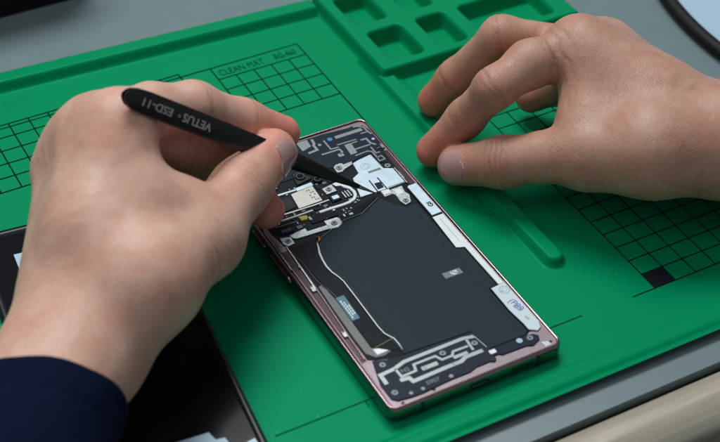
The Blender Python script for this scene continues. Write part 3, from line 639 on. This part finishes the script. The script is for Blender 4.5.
def arm(sgn, a, b, m, name, parent, grow=0.0):
    pts = [p for p in st if a <= p[0] <= b]; v = []; f = []
    for s_, w1, gap, th in pts:
        c = T0 + ax * s_ + nn * sgn * (gap + th * .0)
        sec = [(-.5, 0), (-.5, .6), (-.38, 1), (.38, 1), (.5, .6), (.5, 0)]
        for x, y in sec: v.append(tuple(c + wd * (w1 + grow) * x + nn * sgn * ((th + grow) * y)))
    n = 6
    for i in range(len(pts) - 1):
        for j in range(n):
            q_ = [i * n + j, i * n + (j + 1) % n, (i + 1) * n + (j + 1) % n, (i + 1) * n + j]; f.append(q_ if sgn > 0 else q_[::-1])
    f += [list(range(n))[::-1] if sgn > 0 else list(range(n)), list(range((len(pts) - 1) * n, len(pts) * n)) if sgn > 0 else list(range((len(pts) - 1) * n, len(pts) * n))[::-1]]
    return build(name, v, f, m, parent, angle=35)
for sg in (1, -1):
    am = arm(sg, 11.9, 200, 'tweezer', 'arm', tw)
    arm(sg, 0, 12.1, 'steel', 'steel_tip', (tw, am), grow=-.02)
g = G()
for s_, h_ in ((118, .6),):
    a_ = T0 + ax * 116 ; 
    v = []; 
    for s2 in (117, 139.0):
        for x in (-3.6, 3.6):
            for y in (-.84, .84): v.append(tuple(T0 + ax * s2 + wd * x * (1 if s2 < 130 else .7) + nn * y))
    g.add(v, [[0, 1, 3, 2], [4, 6, 7, 5], [0, 4, 5, 1], [2, 3, 7, 6], [0, 2, 6, 4], [1, 5, 7, 3]])
g.build('spacer', 'tweezer', tw)
def face_z(s_):
    for a, b_ in zip(st, st[1:]):
        if a[0] <= s_ <= b_[0]:
            t = (s_ - a[0]) / (b_[0] - a[0]); return (a[2] + a[3]) * (1 - t) + (b_[2] + b_[3]) * t
up = -wd if (-wd).dot(Vector((0, -1, -1))) > 0 else wd
g = G()
def tt(s, size, s0, bold=.0, sx=1.0):
    z = max(face_z(s0), face_z(min(TL - 1, s0 + len(s) * size * .62 * sx))) + .05
    g.add(*text_mesh(s, size, tuple(T0 + ax * s0 + nn * z + up * (-size * .36)), ax, up, .03, bold=bold, sx=sx))
tt('VETUS', 4.5, 99.0, .07, 1.12); tt('\u00ae', 1.8, 114.2); tt('ESD-11', 4.2, 118.0, .05, 1.22)
g.build('lettering', 'marking', tw)

# ----------------------------------------------------------------- hands (implicit surface -> one continuous mesh)
PL = dict(iM=(-53.3, 119.8, 78.5, 9.6), iQ=(-37.3, 127.8, 74.3, 10.4), iP=(-18.6, 129.8, 68.5, 9.8), iD=(3.1, 130.7, 52.9, 8.8), iT=(19.8, 129.1, 42.4, 7.6), mM=(-58.8, 133.1, 68.9, 8.6), mP=(-21.5, 134.7, 49.0, 10.8), mD=(-0.9, 131.1, 26.7, 9.4), mT=(2.7, 109.0, 21.8, 7.4), rM=(-63.8, 142.2, 58.4, 8.0), rP=(-26.5, 145.6, 23.6, 10.2), rD=(-15.8, 130.2, 11.2, 8.4), rT=(-18.4, 108.3, 12.3, 7.4), pM=(-71.9, 144.6, 45.6, 7.4), pP=(-65.7, 130.3, 19.7, 8.6), pD=(-58.5, 102.6, 17.4, 7.6), pT=(-52.8, 85.2, 21.5, 6.8), tT=(8.1, 113.5, 47.7, 9.6), tI=(-12.1, 100.8, 46.4, 11.4), tM=(-37.8, 82.0, 45.0, 13.6), tC=(-66.9, 65.4, 48.6, 16.5), w1=(-56.6, 93.5, 61.1, 9.0), w2=(-41.6, 92.0, 52.9, 9.5), w0=(-54.3, 117.8, 76.0, 8.0), Wi=(-92.6, 57.1, 31.9, 16.0), Wm=(-98.5, 59.3, 33.8, 15.5), Wr=(-101.9, 62.7, 32.2, 15.0), Wp=(-104.8, 66.4, 28.1, 14.0), Mc=(-74.9, 91.1, 54.4, 14.5), Fa=(-138.8, 13.3, 33.6, 19.5), Fb=(-149.9, 21.5, 27.9, 19.5), Fc=(-177.6, -41.1, 41.1, 24.0), Fd=(-187.3, -32.5, 36.5, 24.0))
PR = dict(iT=(92.3, 125.1, 9.4, 7.6), iD=(104.4, 119.1, 27.7, 7.9), iP=(110.2, 107.7, 49.4, 8.5), iQ=(128.9, 109.9, 54.5, 9.8), iM=(152.9, 108.1, 55.8, 10.4), mT=(110.8, 155.5, 10.7, 7.6), mD=(117.4, 148.7, 25.9, 8.0), mP=(129.9, 134.4, 53.7, 8.5), mM=(171.8, 115.1, 44.5, 9.4), rT=(151.2, 135.8, 12.4, 7.4), rD=(160.9, 127.8, 20.6, 7.8), rP=(165.0, 112.6, 41.2, 8.6), rM=(190.6, 110.2, 28.9, 9.0), pT=(167.7, 115.9, 12.5, 6.6), pD=(172.7, 107.9, 19.6, 7.2), pP=(182.3, 103.9, 24.0, 8.0), pM=(203.0, 102.4, 22.1, 8.4), tT=(94.9, 108.3, 12.5, 9.0), tI=(107.0, 92.1, 21.4, 10.7), tQ=(120.0, 80.4, 27.7, 10.2), tM=(133.4, 68.7, 32.8, 12.6), tC=(153.7, 52.7, 38.9, 16.0), w0=(151.2, 97.9, 50.7, 9.0), w1=(142.4, 81.5, 40.0, 9.0), Wi=(179.2, 44.8, 37.9, 17.0), Wm=(185.7, 52.2, 35.3, 18.0), Wr=(195.4, 55.9, 29.2, 17.0), Wp=(204.6, 56.8, 23.1, 15.0), Mc=(168.6, 74.4, 40.1, 16.0), Fa=(213.6, 11.6, 41.0, 21.0), Fb=(238.1, 22.0, 27.2, 22.0), Fc=(276.1, -49.3, 38.4, 27.0), Fd=(304.3, -35.5, 22.5, 28.0))

FOLDS_L = [((-48.2, 110.0, 91.4), (-46.4, 97.4, 79.9), 1.1, 0.35), ((-51.9, 110.9, 90.2), (-49.6, 99.1, 79.8), 0.9, 0.2)]
FOLDS_R = [((135.5, 101.6, 63.7), (131.3, 92.5, 52.3), 1.1, 0.35), ((139.8, 99.6, 59.5), (135.2, 92.5, 49.9), 0.8, 0.25), ((131.8, 86.3, 51.0), (131.4, 80.9, 45.3), 1.3, 0.4)]

def smin(a, b, k):
    h = np.clip(0.5 + 0.5 * (b - a) / k, 0, 1)
    return b * (1 - h) + a * h - k * h * (1 - h)

class Field:
    def __init__(s, P, chains, palm, kp=7.0, kf=5.0, kpf=7.0, kff=1.2):
        s.P = {k: (np.array(v[:3]), v[3]) for k, v in P.items()}
        s.chains, s.palm, s.kp, s.kf, s.kpf, s.kff = chains, palm, kp, kf, kpf, kff
    def seg(s, Q, a, b):
        (A, ra), (B, rb) = s.P[a], s.P[b]
        d = B - A; t = np.clip(((Q - A) @ d) / (d @ d), 0, 1)
        return np.sqrt((((Q - A) - t[:, None] * d) ** 2).sum(1)) - (ra + (rb - ra) * t)
    def __call__(s, Q):
        palm = None
        for a, b in s.palm:
            e = s.seg(Q, a, b); palm = e if palm is None else smin(palm, e, s.kp)
        tot = palm
        for ch in s.chains:
            c = None
            for a, b in zip(ch, ch[1:]):
                e = s.seg(Q, a, b); c = e if c is None else smin(c, e, s.kf)
            tot = smin(tot, smin(palm, c, s.kpf), s.kff)
        return tot
    def palmness(s, Q):
        palm = None
        for a, b in s.palm:
            e = s.seg(Q, a, b); palm = e if palm is None else smin(palm, e, s.kp)
        c = None
        for ch in s.chains:
            for a, b in zip(ch, ch[1:]):
                e = s.seg(Q, a, b); c = e if c is None else np.minimum(c, e)
        return sst(c - palm, 0.0, 9.0)

def relax(pos, faces, w, n):
    e = np.concatenate([faces[:, [0, 1]], faces[:, [1, 2]], faces[:, [2, 3]], faces[:, [3, 0]]]); e = np.concatenate([e, e[:, ::-1]])
    N_ = len(pos); deg = np.maximum(1, np.bincount(e[:, 0], minlength=N_)); p = pos.copy()
    for k in range(n):
        for lam in (.5,):
            av = np.stack([np.bincount(e[:, 0], weights=p[e[:, 1], i], minlength=N_) / deg for i in range(3)], 1)
            p = p + (av - p) * (w * lam)[:, None]
    return p

def surface(F, lo, hi, h):
    n = [int((hi[i] - lo[i]) / h) + 1 for i in range(3)]
    ax_ = [lo[i] + h * np.arange(n[i]) for i in range(3)]
    V = np.empty(n, np.float32)
    YZ = np.stack(np.meshgrid(ax_[1], ax_[2], indexing='ij'), -1).reshape(-1, 2)
    for i0 in range(0, n[0], 12):
        xs_ = ax_[0][i0:i0 + 12]
        Q = np.concatenate([np.repeat(xs_, len(YZ))[:, None], np.tile(YZ, (len(xs_), 1))], 1)
        V[i0:i0 + 12] = F(Q).reshape(len(xs_), n[1], n[2])
    ins = V < 0
    c = [V[i:n[0] - 1 + i, j:n[1] - 1 + j, k:n[2] - 1 + k] for i in (0, 1) for j in (0, 1) for k in (0, 1)]
    ci = sum((x < 0).astype(np.int8) for x in c)
    act = (ci > 0) & (ci < 8)
    cid = -np.ones(act.shape, np.int64); cells = np.argwhere(act); cid[act] = np.arange(len(cells))
    vals = np.stack([x[act] for x in c], 1).astype(np.float64)
    off = np.array([(i, j, k) for i in (0, 1) for j in (0, 1) for k in (0, 1)], float)
    acc = np.zeros((len(cells), 3)); cnt = np.zeros(len(cells))
    for a in range(8):
        for b in range(a + 1, 8):
            if abs(off[a] - off[b]).sum() != 1: continue
            va, vb = vals[:, a], vals[:, b]; m = (va < 0) != (vb < 0)
            t = va[m] / (va[m] - vb[m]); acc[m] += off[a] + t[:, None] * (off[b] - off[a]); cnt[m] += 1
    pos = np.array(lo) + h * (cells + acc / cnt[:, None])
    faces = []
    for d_ in range(3):
        e1, e2 = [(1, 2), (2, 0), (0, 1)][d_]
        s0 = [slice(None)] * 3; s1 = [slice(None)] * 3; s0[d_] = slice(0, n[d_] - 1); s1[d_] = slice(1, n[d_])
        A, B = ins[tuple(s0)], ins[tuple(s1)]; ch = A != B
        ch[tuple(slice(0, 1) if q == e1 else slice(None) for q in range(3))] = False
        ch[tuple(slice(0, 1) if q == e2 else slice(None) for q in range(3))] = False
        ch[tuple(slice(n[e1] - 1, None) if q == e1 else slice(None) for q in range(3))] = False
        ch[tuple(slice(n[e2] - 1, None) if q == e2 else slice(None) for q in range(3))] = False
        I = np.argwhere(ch); fl = A[ch]
        o1 = np.zeros(3, int); o1[e1] = 1; o2 = np.zeros(3, int); o2[e2] = 1
        g4 = [cid[tuple((I - o).T)] for o in (o1 + o2, o2, 0 * o1, o1)]
        q4 = np.stack(g4, 1); q4[~fl] = q4[~fl][:, ::-1]; faces.append(q4)
    faces = np.concatenate(faces); faces = faces[(faces >= 0).all(1)]
    # two Newton steps on to the true surface
    for _ in range(2): pos = pos - F(pos)[:, None] * grad(F, pos)
    return pos, faces

def grad(F, p, e=0.25):
    g_ = np.stack([F(p + np.eye(3)[i] * e) - F(p - np.eye(3)[i] * e) for i in range(3)], 1)
    return g_ / np.maximum(1e-9, np.linalg.norm(g_, axis=1))[:, None]

def vnoise(p, sc, seed=0):
    """cheap smooth noise: sum of rotated sines"""
    rs = np.random.RandomState(seed); out = np.zeros(len(p))
    for i in range(7):
        k = rs.normal(size=3); k /= np.linalg.norm(k); k *= sc * rs.uniform(.7, 1.8)
        out += np.sin(p @ k + rs.uniform(0, 6.28)) * np.cos(p @ np.roll(k, 1) * .73 + rs.uniform(0, 6.28))
    return out / 3.0

def cuticle(P, a, b, up_, dist, half, r_):
    A_, B_ = np.array(P[a][:3]), np.array(P[b][:3]); t = (A_ - B_) / np.linalg.norm(A_ - B_)
    up_ = np.array(up_, float); up_ = up_ - t * (up_ @ t); up_ /= np.linalg.norm(up_); sd_ = np.cross(t, up_); out = []
    pts = []
    for i in range(9):
        an = math.radians(-62 + 124 * i / 8); k = abs(i - 4) / 4
        pts.append(A_ - t * (dist - 3.4 * k ** 2.2) + (up_ * math.cos(an) + sd_ * math.sin(an)) * r_)
    for i in range(8): out.append((pts[i], pts[i + 1], .9, .12))
    return out

def hand_mesh(name, F, P, lo, hi, h, m, root, creases, flush, tendons, cut=None, folds=()):
    pos, faces = surface(F, lo, hi, h)
    nrm = grad(F, pos)
    pw = F.palmness(pos); pos = relax(pos, faces, pw, 90); pos = pos + nrm * (pw * .7)[:, None]
    A = {k: np.array(v[:3]) for k, v in P.items()}
    disp = 0.16 * vnoise(pos, .16, 3) + .06 * vnoise(pos, .5, 5)
    cre = np.zeros(len(pos))
    for (j, t, nr, lines_, amp, rad) in creases:
        j = np.array(j, float); t = np.array(t, float); t /= np.linalg.norm(t)
        rel = pos - j; s_ = rel @ t + .75 * vnoise(pos, .30, 9) + .3 * vnoise(pos, .8, 10)
        mask = np.exp(-((np.linalg.norm(rel, axis=1)) / rad) ** 4)
        if nr is not None:
            nr_ = np.array(nr, float); nr_ /= np.linalg.norm(nr_); mask *= sst(nrm @ nr_, -.1, .45)
        for (s0, w0, a0) in lines_:
            gln = np.exp(-((s_ - s0) / w0) ** 2) * mask * a0 * (.68 + .32 * np.clip(vnoise(pos, .38, int(40 + s0 * 3) % 97), -1, 1))
            disp -= amp * gln; cre -= gln * .7
    for (a, b, wdt, amp) in tendons:
        a, b = A[a], A[b]; d_ = b - a; t = np.clip(((pos - a) @ d_) / (d_ @ d_), 0, 1)
        dist = np.linalg.norm((pos - a) - t[:, None] * d_, axis=1)
        per = (pos - a) - ((pos - a) @ d_ / (d_ @ d_))[:, None] * d_
        # lateral offset along the surface, ridge where the outward normal carries the bone
        lat = per - (per * nrm).sum(1)[:, None] * nrm
        l_ = np.linalg.norm(lat, axis=1)
        disp += amp * np.exp(-(l_ / wdt) ** 2) * np.sin(math.pi * np.clip(t, .04, .96)) ** .6 * (dist < 26) * sst(nrm[:, 2], 0.05, .6)
    for (c0, c1, w0, amp) in folds:
        c0, c1 = np.array(c0, float), np.array(c1, float); d_ = c1 - c0; t = np.clip(((pos - c0) @ d_) / (d_ @ d_), 0, 1)
        rel = (pos - c0) - t[:, None] * d_; h_ = (rel * nrm).sum(1)
        dist = np.linalg.norm(rel - h_[:, None] * nrm, axis=1) + .35 * vnoise(pos, .4, 21) + 50 * (np.abs(h_) > 9)
        gln = np.exp(-(dist / w0) ** 2); disp -= amp * gln
    pos = pos + nrm * disp[:, None]
    fl = np.zeros(len(pos))
    for (c, r, a) in flush:
        c = A[c] if isinstance(c, str) else np.array(c); fl = np.maximum(fl, a * np.exp(-(np.linalg.norm(pos - c, axis=1) / r) ** 2))
    fl = np.clip(fl + .10 * vnoise(pos, .22, 13) * .8, 0, 1)
    if cut is not None:
        c0, cn_ = np.array(cut[0]), np.array(cut[1]); keepv = ((pos - c0) @ cn_) < 0
        faces = faces[keepv[faces].all(1)]
    u, inv = np.unique(faces, return_inverse=True)
    o = build(name, pos[u], inv.reshape(-1, 4), m, root, smooth=True)
    for nm, arr in (('flush', fl[u]), ('crease', cre[u])):
        at = o.data.attributes.new(nm, 'FLOAT', 'POINT'); at.data.foreach_set('value', arr.astype(np.float32))
    return o

def nail(F, root, a, b, up_, Lb, Wd, m='nail', back=.0, free=.14, parent=None):
    """a: fingertip centre, b: next joint, up_: direction the nail faces; lies on the implicit surface"""
    a, b, up_ = (np.array(t, float) for t in (a, b, up_))
    t = (a - b) / np.linalg.norm(a - b); up_ = up_ - t * (up_ @ t); up_ /= np.linalg.norm(up_); sd_ = np.cross(t, up_)
    nu, nv = 26, 30; base = a + t * back
    U_, V_ = np.meshgrid(np.linspace(-1, 1, nu), np.linspace(0, 1, nv), indexing='ij')
    # superellipse style outline
    halfw = (Wd / 2) * (1 - np.clip((.30 - V_) / .30, 0, 1) ** 2.4 * .55) * (1 - np.clip((V_ - .82) / .18, 0, 1) ** 2.2 * .38)
    ang = (U_ * halfw) / (Wd * .50)
    r_ = Wd * .50
    cen = base[None, None] - t * (Lb * (1 - V_))[..., None]
    dirs = up_ * np.cos(ang)[..., None] + sd_ * np.sin(ang)[..., None]
    vs = V_ + (U_ ** 2) * (-.10) * (V_ > .5) * (V_ - .5) * 2 + (U_ ** 2) * .26 * (V_ < .4) * (.4 - V_) * 2.5
    cen = base[None, None] - t * (Lb * (1 - vs))[..., None]
    p = (cen + dirs * 26).reshape(-1, 3); dd = -dirs.reshape(-1, 3)
    for _ in range(40): p = p + dd * np.clip(F(p), -2, 4)[:, None] * .9
    edge = np.maximum(np.abs(U_) ** 6, np.clip((.10 - V_) / .10, 0, 1) ** 2)
    lift = (.42 - .55 * edge).reshape(-1)
    pin = p.reshape(nu, nv, 3).copy()
    top = p + (-dd) * lift[:, None]
    bot = p - (-dd) * .5
    v = np.concatenate([top, bot]); ii = np.arange(nu * nv).reshape(nu, nv); f = []
    for i in range(nu - 1):
        for j in range(nv - 1):
            f.append([ii[i, j], ii[i + 1, j], ii[i + 1, j + 1], ii[i, j + 1]])
    N_ = nu * nv
    bd = [ii[i, 0] for i in range(nu)] + [ii[-1, j] for j in range(1, nv)] + [ii[i, -1] for i in range(nu - 2, -1, -1)] + [ii[0, j] for j in range(nv - 2, 0, -1)]
    for i in range(len(bd)): x, y = bd[i], bd[(i + 1) % len(bd)]; f.append([y, x, x + N_, y + N_])
    f = [[int(t_) for t_ in q_] for q_ in f]
    # orientation check
    q0 = np.array([v[f[len(f) // 3][k]] for k in range(3)]); nn_ = np.cross(q0[1] - q0[0], q0[2] - q0[0])
    if nn_ @ up_ < 0: f = [q_[::-1] for q_ in f]
    o = build('fingernail', v, f, m, root, smooth=True)
    o.data.materials.append(M['nailtip_glint'])
    k = 0
    for i in range(nu - 1):
        for j in range(nv - 1):
            if j > (nv - 1) * (1 - free) or j < 1: o.data.polygons[k].material_index = 1  # paler free tip; the pale base row paints in the nail fold highlight
            k += 1
    return o

CAM = np.array((-198.44, -323.19, 432.49))
def tocam(p): d_ = CAM - np.array(p[:3]); return d_ / np.linalg.norm(d_)
def dirn(P, a, b): d_ = np.array(P[b][:3]) - np.array(P[a][:3]); return d_ / np.linalg.norm(d_)
def mix(P, a, b, t): return tuple(np.array(P[a][:3]) * (1 - t) + np.array(P[b][:3]) * t)

# left hand ------------------------------------------------------------
hl = Root('hand', (-70, 90, 3), 'left hand in a navy sleeve gripping black tweezers between thumb and fingers', 'hand')
FL = Field(PL, [('iM', 'iQ', 'iP', 'iD', 'iT'), ('mM', 'mP', 'mD', 'mT'), ('rM', 'rP', 'rD', 'rT'), ('pM', 'pP', 'pD', 'pT'), ('tM', 'tI', 'tT')],
           [('Wi', 'iM'), ('Wm', 'mM'), ('Wr', 'rM'), ('Wp', 'pM'), ('Wi', 'tC'), ('tC', 'tM'), ('tC', 'Mc'), ('Mc', 'iM'), ('w0', 'w1'), ('w1', 'w2'), ('w2', 'tM'), ('Wi', 'Fa'), ('Wm', 'Fa'), ('Wp', 'Fb'), ('Wr', 'Fb'), ('iM', 'mM'), ('mM', 'rM'), ('rM', 'pM'), ('mM', 'Mc'), ('w1', 'Mc')], kp=11)
three = [(-2.2, .55, .6), (0, .6, 1.0), (2.1, .55, .7)]
cl = []
for a, b, c, amp in (('iM', 'iP', 'iD', .30), ('iP', 'iD', 'iT', .28), ('mM', 'mP', 'mD', .3), ('mP', 'mD', 'mT', .3)):
    cl.append((PL[b][:3], dirn(PL, a, c), None, [(0, .7, 1.0), (1.9, .5, .5)], amp, 16))
cl.append((PL['tI'][:3], dirn(PL, 'tM', 'tT'), tocam(PL['tI']), [(-4.2, .7, .6), (-1.6, .7, .9), (1.0, .7, 1.0), (3.6, .7, .6)], .32, 14))
tmc = mix(PL, 'tM', 'tC', .35)
cl.append((tuple(np.array(tmc) + np.array((10, -14, -4))), dirn(PL, 'tC', 'tI'), None, [(-11, .8, .5), (-8.2, .7, .35), (-5.6, .8, .7), (-3, .7, .4), (-.4, .8, .8), (2.3, .7, .4), (4.8, .8, .6), (7.6, .7, .4), (10.4, .8, .6), (13.5, .8, .5), (-14, .8, .5)], .42, 17))
hlo = hand_mesh('hand_body', FL, PL, (-152, 10, -4), (34, 166, 100), .95, 'skinL', hl, cl,
          [('tT', 15, .75), ('iT', 20, 1.0), ('mT', 15, 1.0), ('iM', 15, .40), ('mM', 13, .45), ('rM', 12, .45), ('pM', 13, .5), ('iP', 12, .35), ('tI', 13, .30), ('iD', 11, .45), ('Wi', 14, .25), ('w1', 10, .35)],
          [('Mc', 'mM', 2.6, .7), ('Mc', 'iM', 2.6, .6), ('Mc', 'rM', 2.4, .6)], folds=cuticle(PL, 'tT', 'tI', tocam(PL['tT']) * .15 + np.array((.878, -.478, .02)), 9.8, 5, 9.8) + FOLDS_L, cut=(PL['Fa'][:3], (np.array(PL['Fa'][:3]) - np.array(PL['Wm'][:3])) / np.linalg.norm(np.array(PL['Fa'][:3]) - np.array(PL['Wm'][:3]))))
tc = tocam(PL['tT']); right = np.array((.878, -.478, .02))
nail(FL, hl, PL['tT'][:3], PL['tI'][:3], tc * .15 + right * 1.0, 14.0, 14.0, back=4.6, free=.10)
nail(FL, hl, PL['iT'][:3], PL['iD'][:3], (0.37, .70, -.3), 11, 11.5, back=4.0)
# sleeve
sax = np.array(PL['Fa'][:3]) + np.array(PL['Fb'][:3]) - np.array(PL['Wi'][:3]) - np.array(PL['Wp'][:3]); sax /= np.linalg.norm(sax)
s00 = np.array((-110.9, 40.0, 33.4)); 
VD = np.array((.3717, .6552, -.6576)); cutn = -.08 * np.array((.878, -.478, .02)) + .95 * np.array((-.3014, -.5848, -.7531)) + (sax @ VD) * 1.15 * VD; cutn /= np.linalg.norm(cutn)
FA = Field(PL, [], [('Wi', 'Fa'), ('Wm', 'Fa'), ('Wp', 'Fb'), ('Wr', 'Fb'), ('Fa', 'Fc'), ('Fb', 'Fd'), ('Wi', 'Wp')], kp=8)
def FSl(Q):
    s_ = (Q - s00) @ cutn
    f_ = FA(Q) - 6.2 - .06 * np.clip(s_, 0, 60) + 1.3 * vnoise(Q, .06, 31) + .5 * vnoise(Q, .2, 32)
    f_ = f_ + .55 * np.exp(-((s_ - 15) / 1.0) ** 2)          # hem stitch line
    e = -s_ + .5 * vnoise(Q, .08, 33)
    out = -smin(-f_, -e, 2.2)
    return np.maximum(out, s_ - 95)
pos, faces = surface(FSl, (-215, -75, -12), (-55, 90, 72), 1.5)
build('sleeve', pos, faces, 'cloth', hl, smooth=True)

# right hand -----------------------------------------------------------
hr = Root('hand', (150, 80, 0), 'bare right hand with thumb and forefinger tips resting on the green mat beside the phone', 'hand')
FR = Field(PR, [('iM', 'iQ', 'iP', 'iD', 'iT'), ('mM', 'mP', 'mD', 'mT'), ('rM', 'rP', 'rD', 'rT'), ('pM', 'pP', 'pD', 'pT'), ('tM', 'tQ', 'tI', 'tT')],
           [('Wi', 'iM'), ('Wm', 'mM'), ('Wr', 'rM'), ('Wp', 'pM'), ('Wi', 'tC'), ('tC', 'tM'), ('tC', 'Mc'), ('Mc', 'iM'), ('w0', 'w1'), ('w1', 'tM'), ('Wi', 'Fa'), ('Wm', 'Fa'), ('Wp', 'Fb'), ('Wr', 'Fb'), ('Fa', 'Fc'), ('Fb', 'Fd'), ('iM', 'mM'), ('mM', 'rM'), ('rM', 'pM'), ('w0', 'Mc'), ('mM', 'Mc'), ('w1', 'Mc')], kp=11, kpf=6)
cl = []
for a, b, c, amp, ln in (('iM', 'iP', 'iD', .26, [(0, .7, .8), (2.4, .6, .45)]), ('iP', 'iD', 'iT', .26, [(0, .6, .8), (-2, .5, .4)]), ('mM', 'mP', 'mD', .3, [(0, .8, .8), (2.0, .6, .5)]), ('mP', 'mD', 'mT', .26, [(0, .7, .8)])):
    cl.append((PR[b][:3], dirn(PR, a, c), None, ln, amp, 15))
cl.append((PR['tI'][:3], dirn(PR, 'tM', 'tT'), tocam(PR['tI']), [(-5.8, .7, .6), (-3.2, .6, 1.1), (-.8, .65, 1.6), (1.9, .6, 1.5), (4.5, .7, .7)], .5, 13))
cl.append((mix(PR, 'iM', 'iQ', .62), dirn(PR, 'iM', 'iQ'), None, [(-6.2, .8, .6), (-2.6, .7, .7), (1.4, .9, .9), (4.6, .7, .5)], .5, 16))
hand_mesh('hand_body', FR, PR, (82, -45, -2), (300, 172, 84), .95, 'skinR', hr, cl,
          [('iT', 19, .85), ('mT', 21, .95), ('tT', 12, .45), ('rT', 13, .8), ('mD', 12, .4), ('iM', 12, .35), ('iD', 11, .35), ('iP', 11, .2), ('tI', 12, .25), ('w1', 12, .35), ('mP', 11, .3)],
          [('Wi', 'iM', 2.6, .7), ('Wm', 'mM', 2.4, .9), ('Wr', 'rM', 2.4, .8)], folds=cuticle(PR, 'tT', 'tI', tocam(PR['tT']) + np.array((-.1, -.15, 0)), 8.5, 5, 9.3) + FOLDS_R, cut=(PR['Fc'][:3], (np.array(PR['Fc'][:3]) - np.array(PR['Fa'][:3])) / np.linalg.norm(np.array(PR['Fc'][:3]) - np.array(PR['Fa'][:3]))))
tc = tocam(PR['tT'])
nail(FR, hr, PR['tT'][:3], PR['tI'][:3], tc + np.array((-.1, -.15, 0)), 13.5, 15.4, back=5.4, free=.0)
nail(FR, hr, PR['iT'][:3], PR['iD'][:3], (.03, .76, -.60), 11.5, 12, back=4.2)
nail(FR, hr, PR['mT'][:3], PR['mD'][:3], (.03, .76, -.60), 11.5, 12, back=4.2)

# ----------------------------------------------------------------- camera
cam = bpy.data.cameras.new('camera'); co = bpy.data.objects.new('camera', cam); COL.objects.link(co); scene.camera = co
Rm = Matrix(((0.87804746, -0.47816023, 0.01988609), (-0.30142159, -0.58482127, -0.75307975), (0.3717226, 0.65524566, -0.65762865)))
X_, Y_, Z_ = Rm[0], -Rm[1], -Rm[2]
co.matrix_world = Matrix(((X_.x, Y_.x, Z_.x, -198.44398 * S), (X_.y, Y_.y, Z_.y, -323.18907 * S), (X_.z, Y_.z, Z_.z, 432.48977 * S), (0, 0, 0, 1)))
cam.sensor_width = 36.0; cam.lens = 1526.94 / 720 * 36.0; cam.clip_start = 0.02; cam.clip_end = 30
cam.dof.use_dof = True; cam.dof.focus_distance = 0.655; cam.dof.aperture_fstop = 11.0; cam.dof.aperture_blades = 7

# ----------------------------------------------------------------- light
def area(name, loc, target, sx, sy, power, color):
    l = bpy.data.lights.new(name, 'AREA'); l.shape = 'RECTANGLE'; l.size = sx; l.size_y = sy; l.energy = power; l.color = color
    o = bpy.data.objects.new(name, l); COL.objects.link(o); o.location = loc
    o.rotation_euler = (Vector(target) - Vector(loc)).to_track_quat('-Z', 'Y').to_euler(); return o
area('ceiling_and_fill_light', (0.15, 0.85, 1.45), (0.05, 0.1, 0), 1.0, 0.45, 22.0, (0.93, 0.98, 1.0))
area('ceiling_and_fill_light', (-0.75, 0.05, 1.35), (0.0, 0.1, 0), 0.5, 1.2, 4.0, (1.0, 0.97, 0.92))  # weak unseen fill light, added to lift the shaded sides
w = bpy.data.worlds.new('World'); scene.world = w; w.use_nodes = True
bg = w.node_tree.nodes['Background']; bg.inputs[0].default_value = (0.80, 0.90, 1.0, 1); bg.inputs[1].default_value = 0.22
scene.view_settings.view_transform = 'Standard'; scene.view_settings.look = 'None'; scene.view_settings.exposure = 0; scene.view_settings.gamma = 1
scene.render.engine = 'CYCLES'
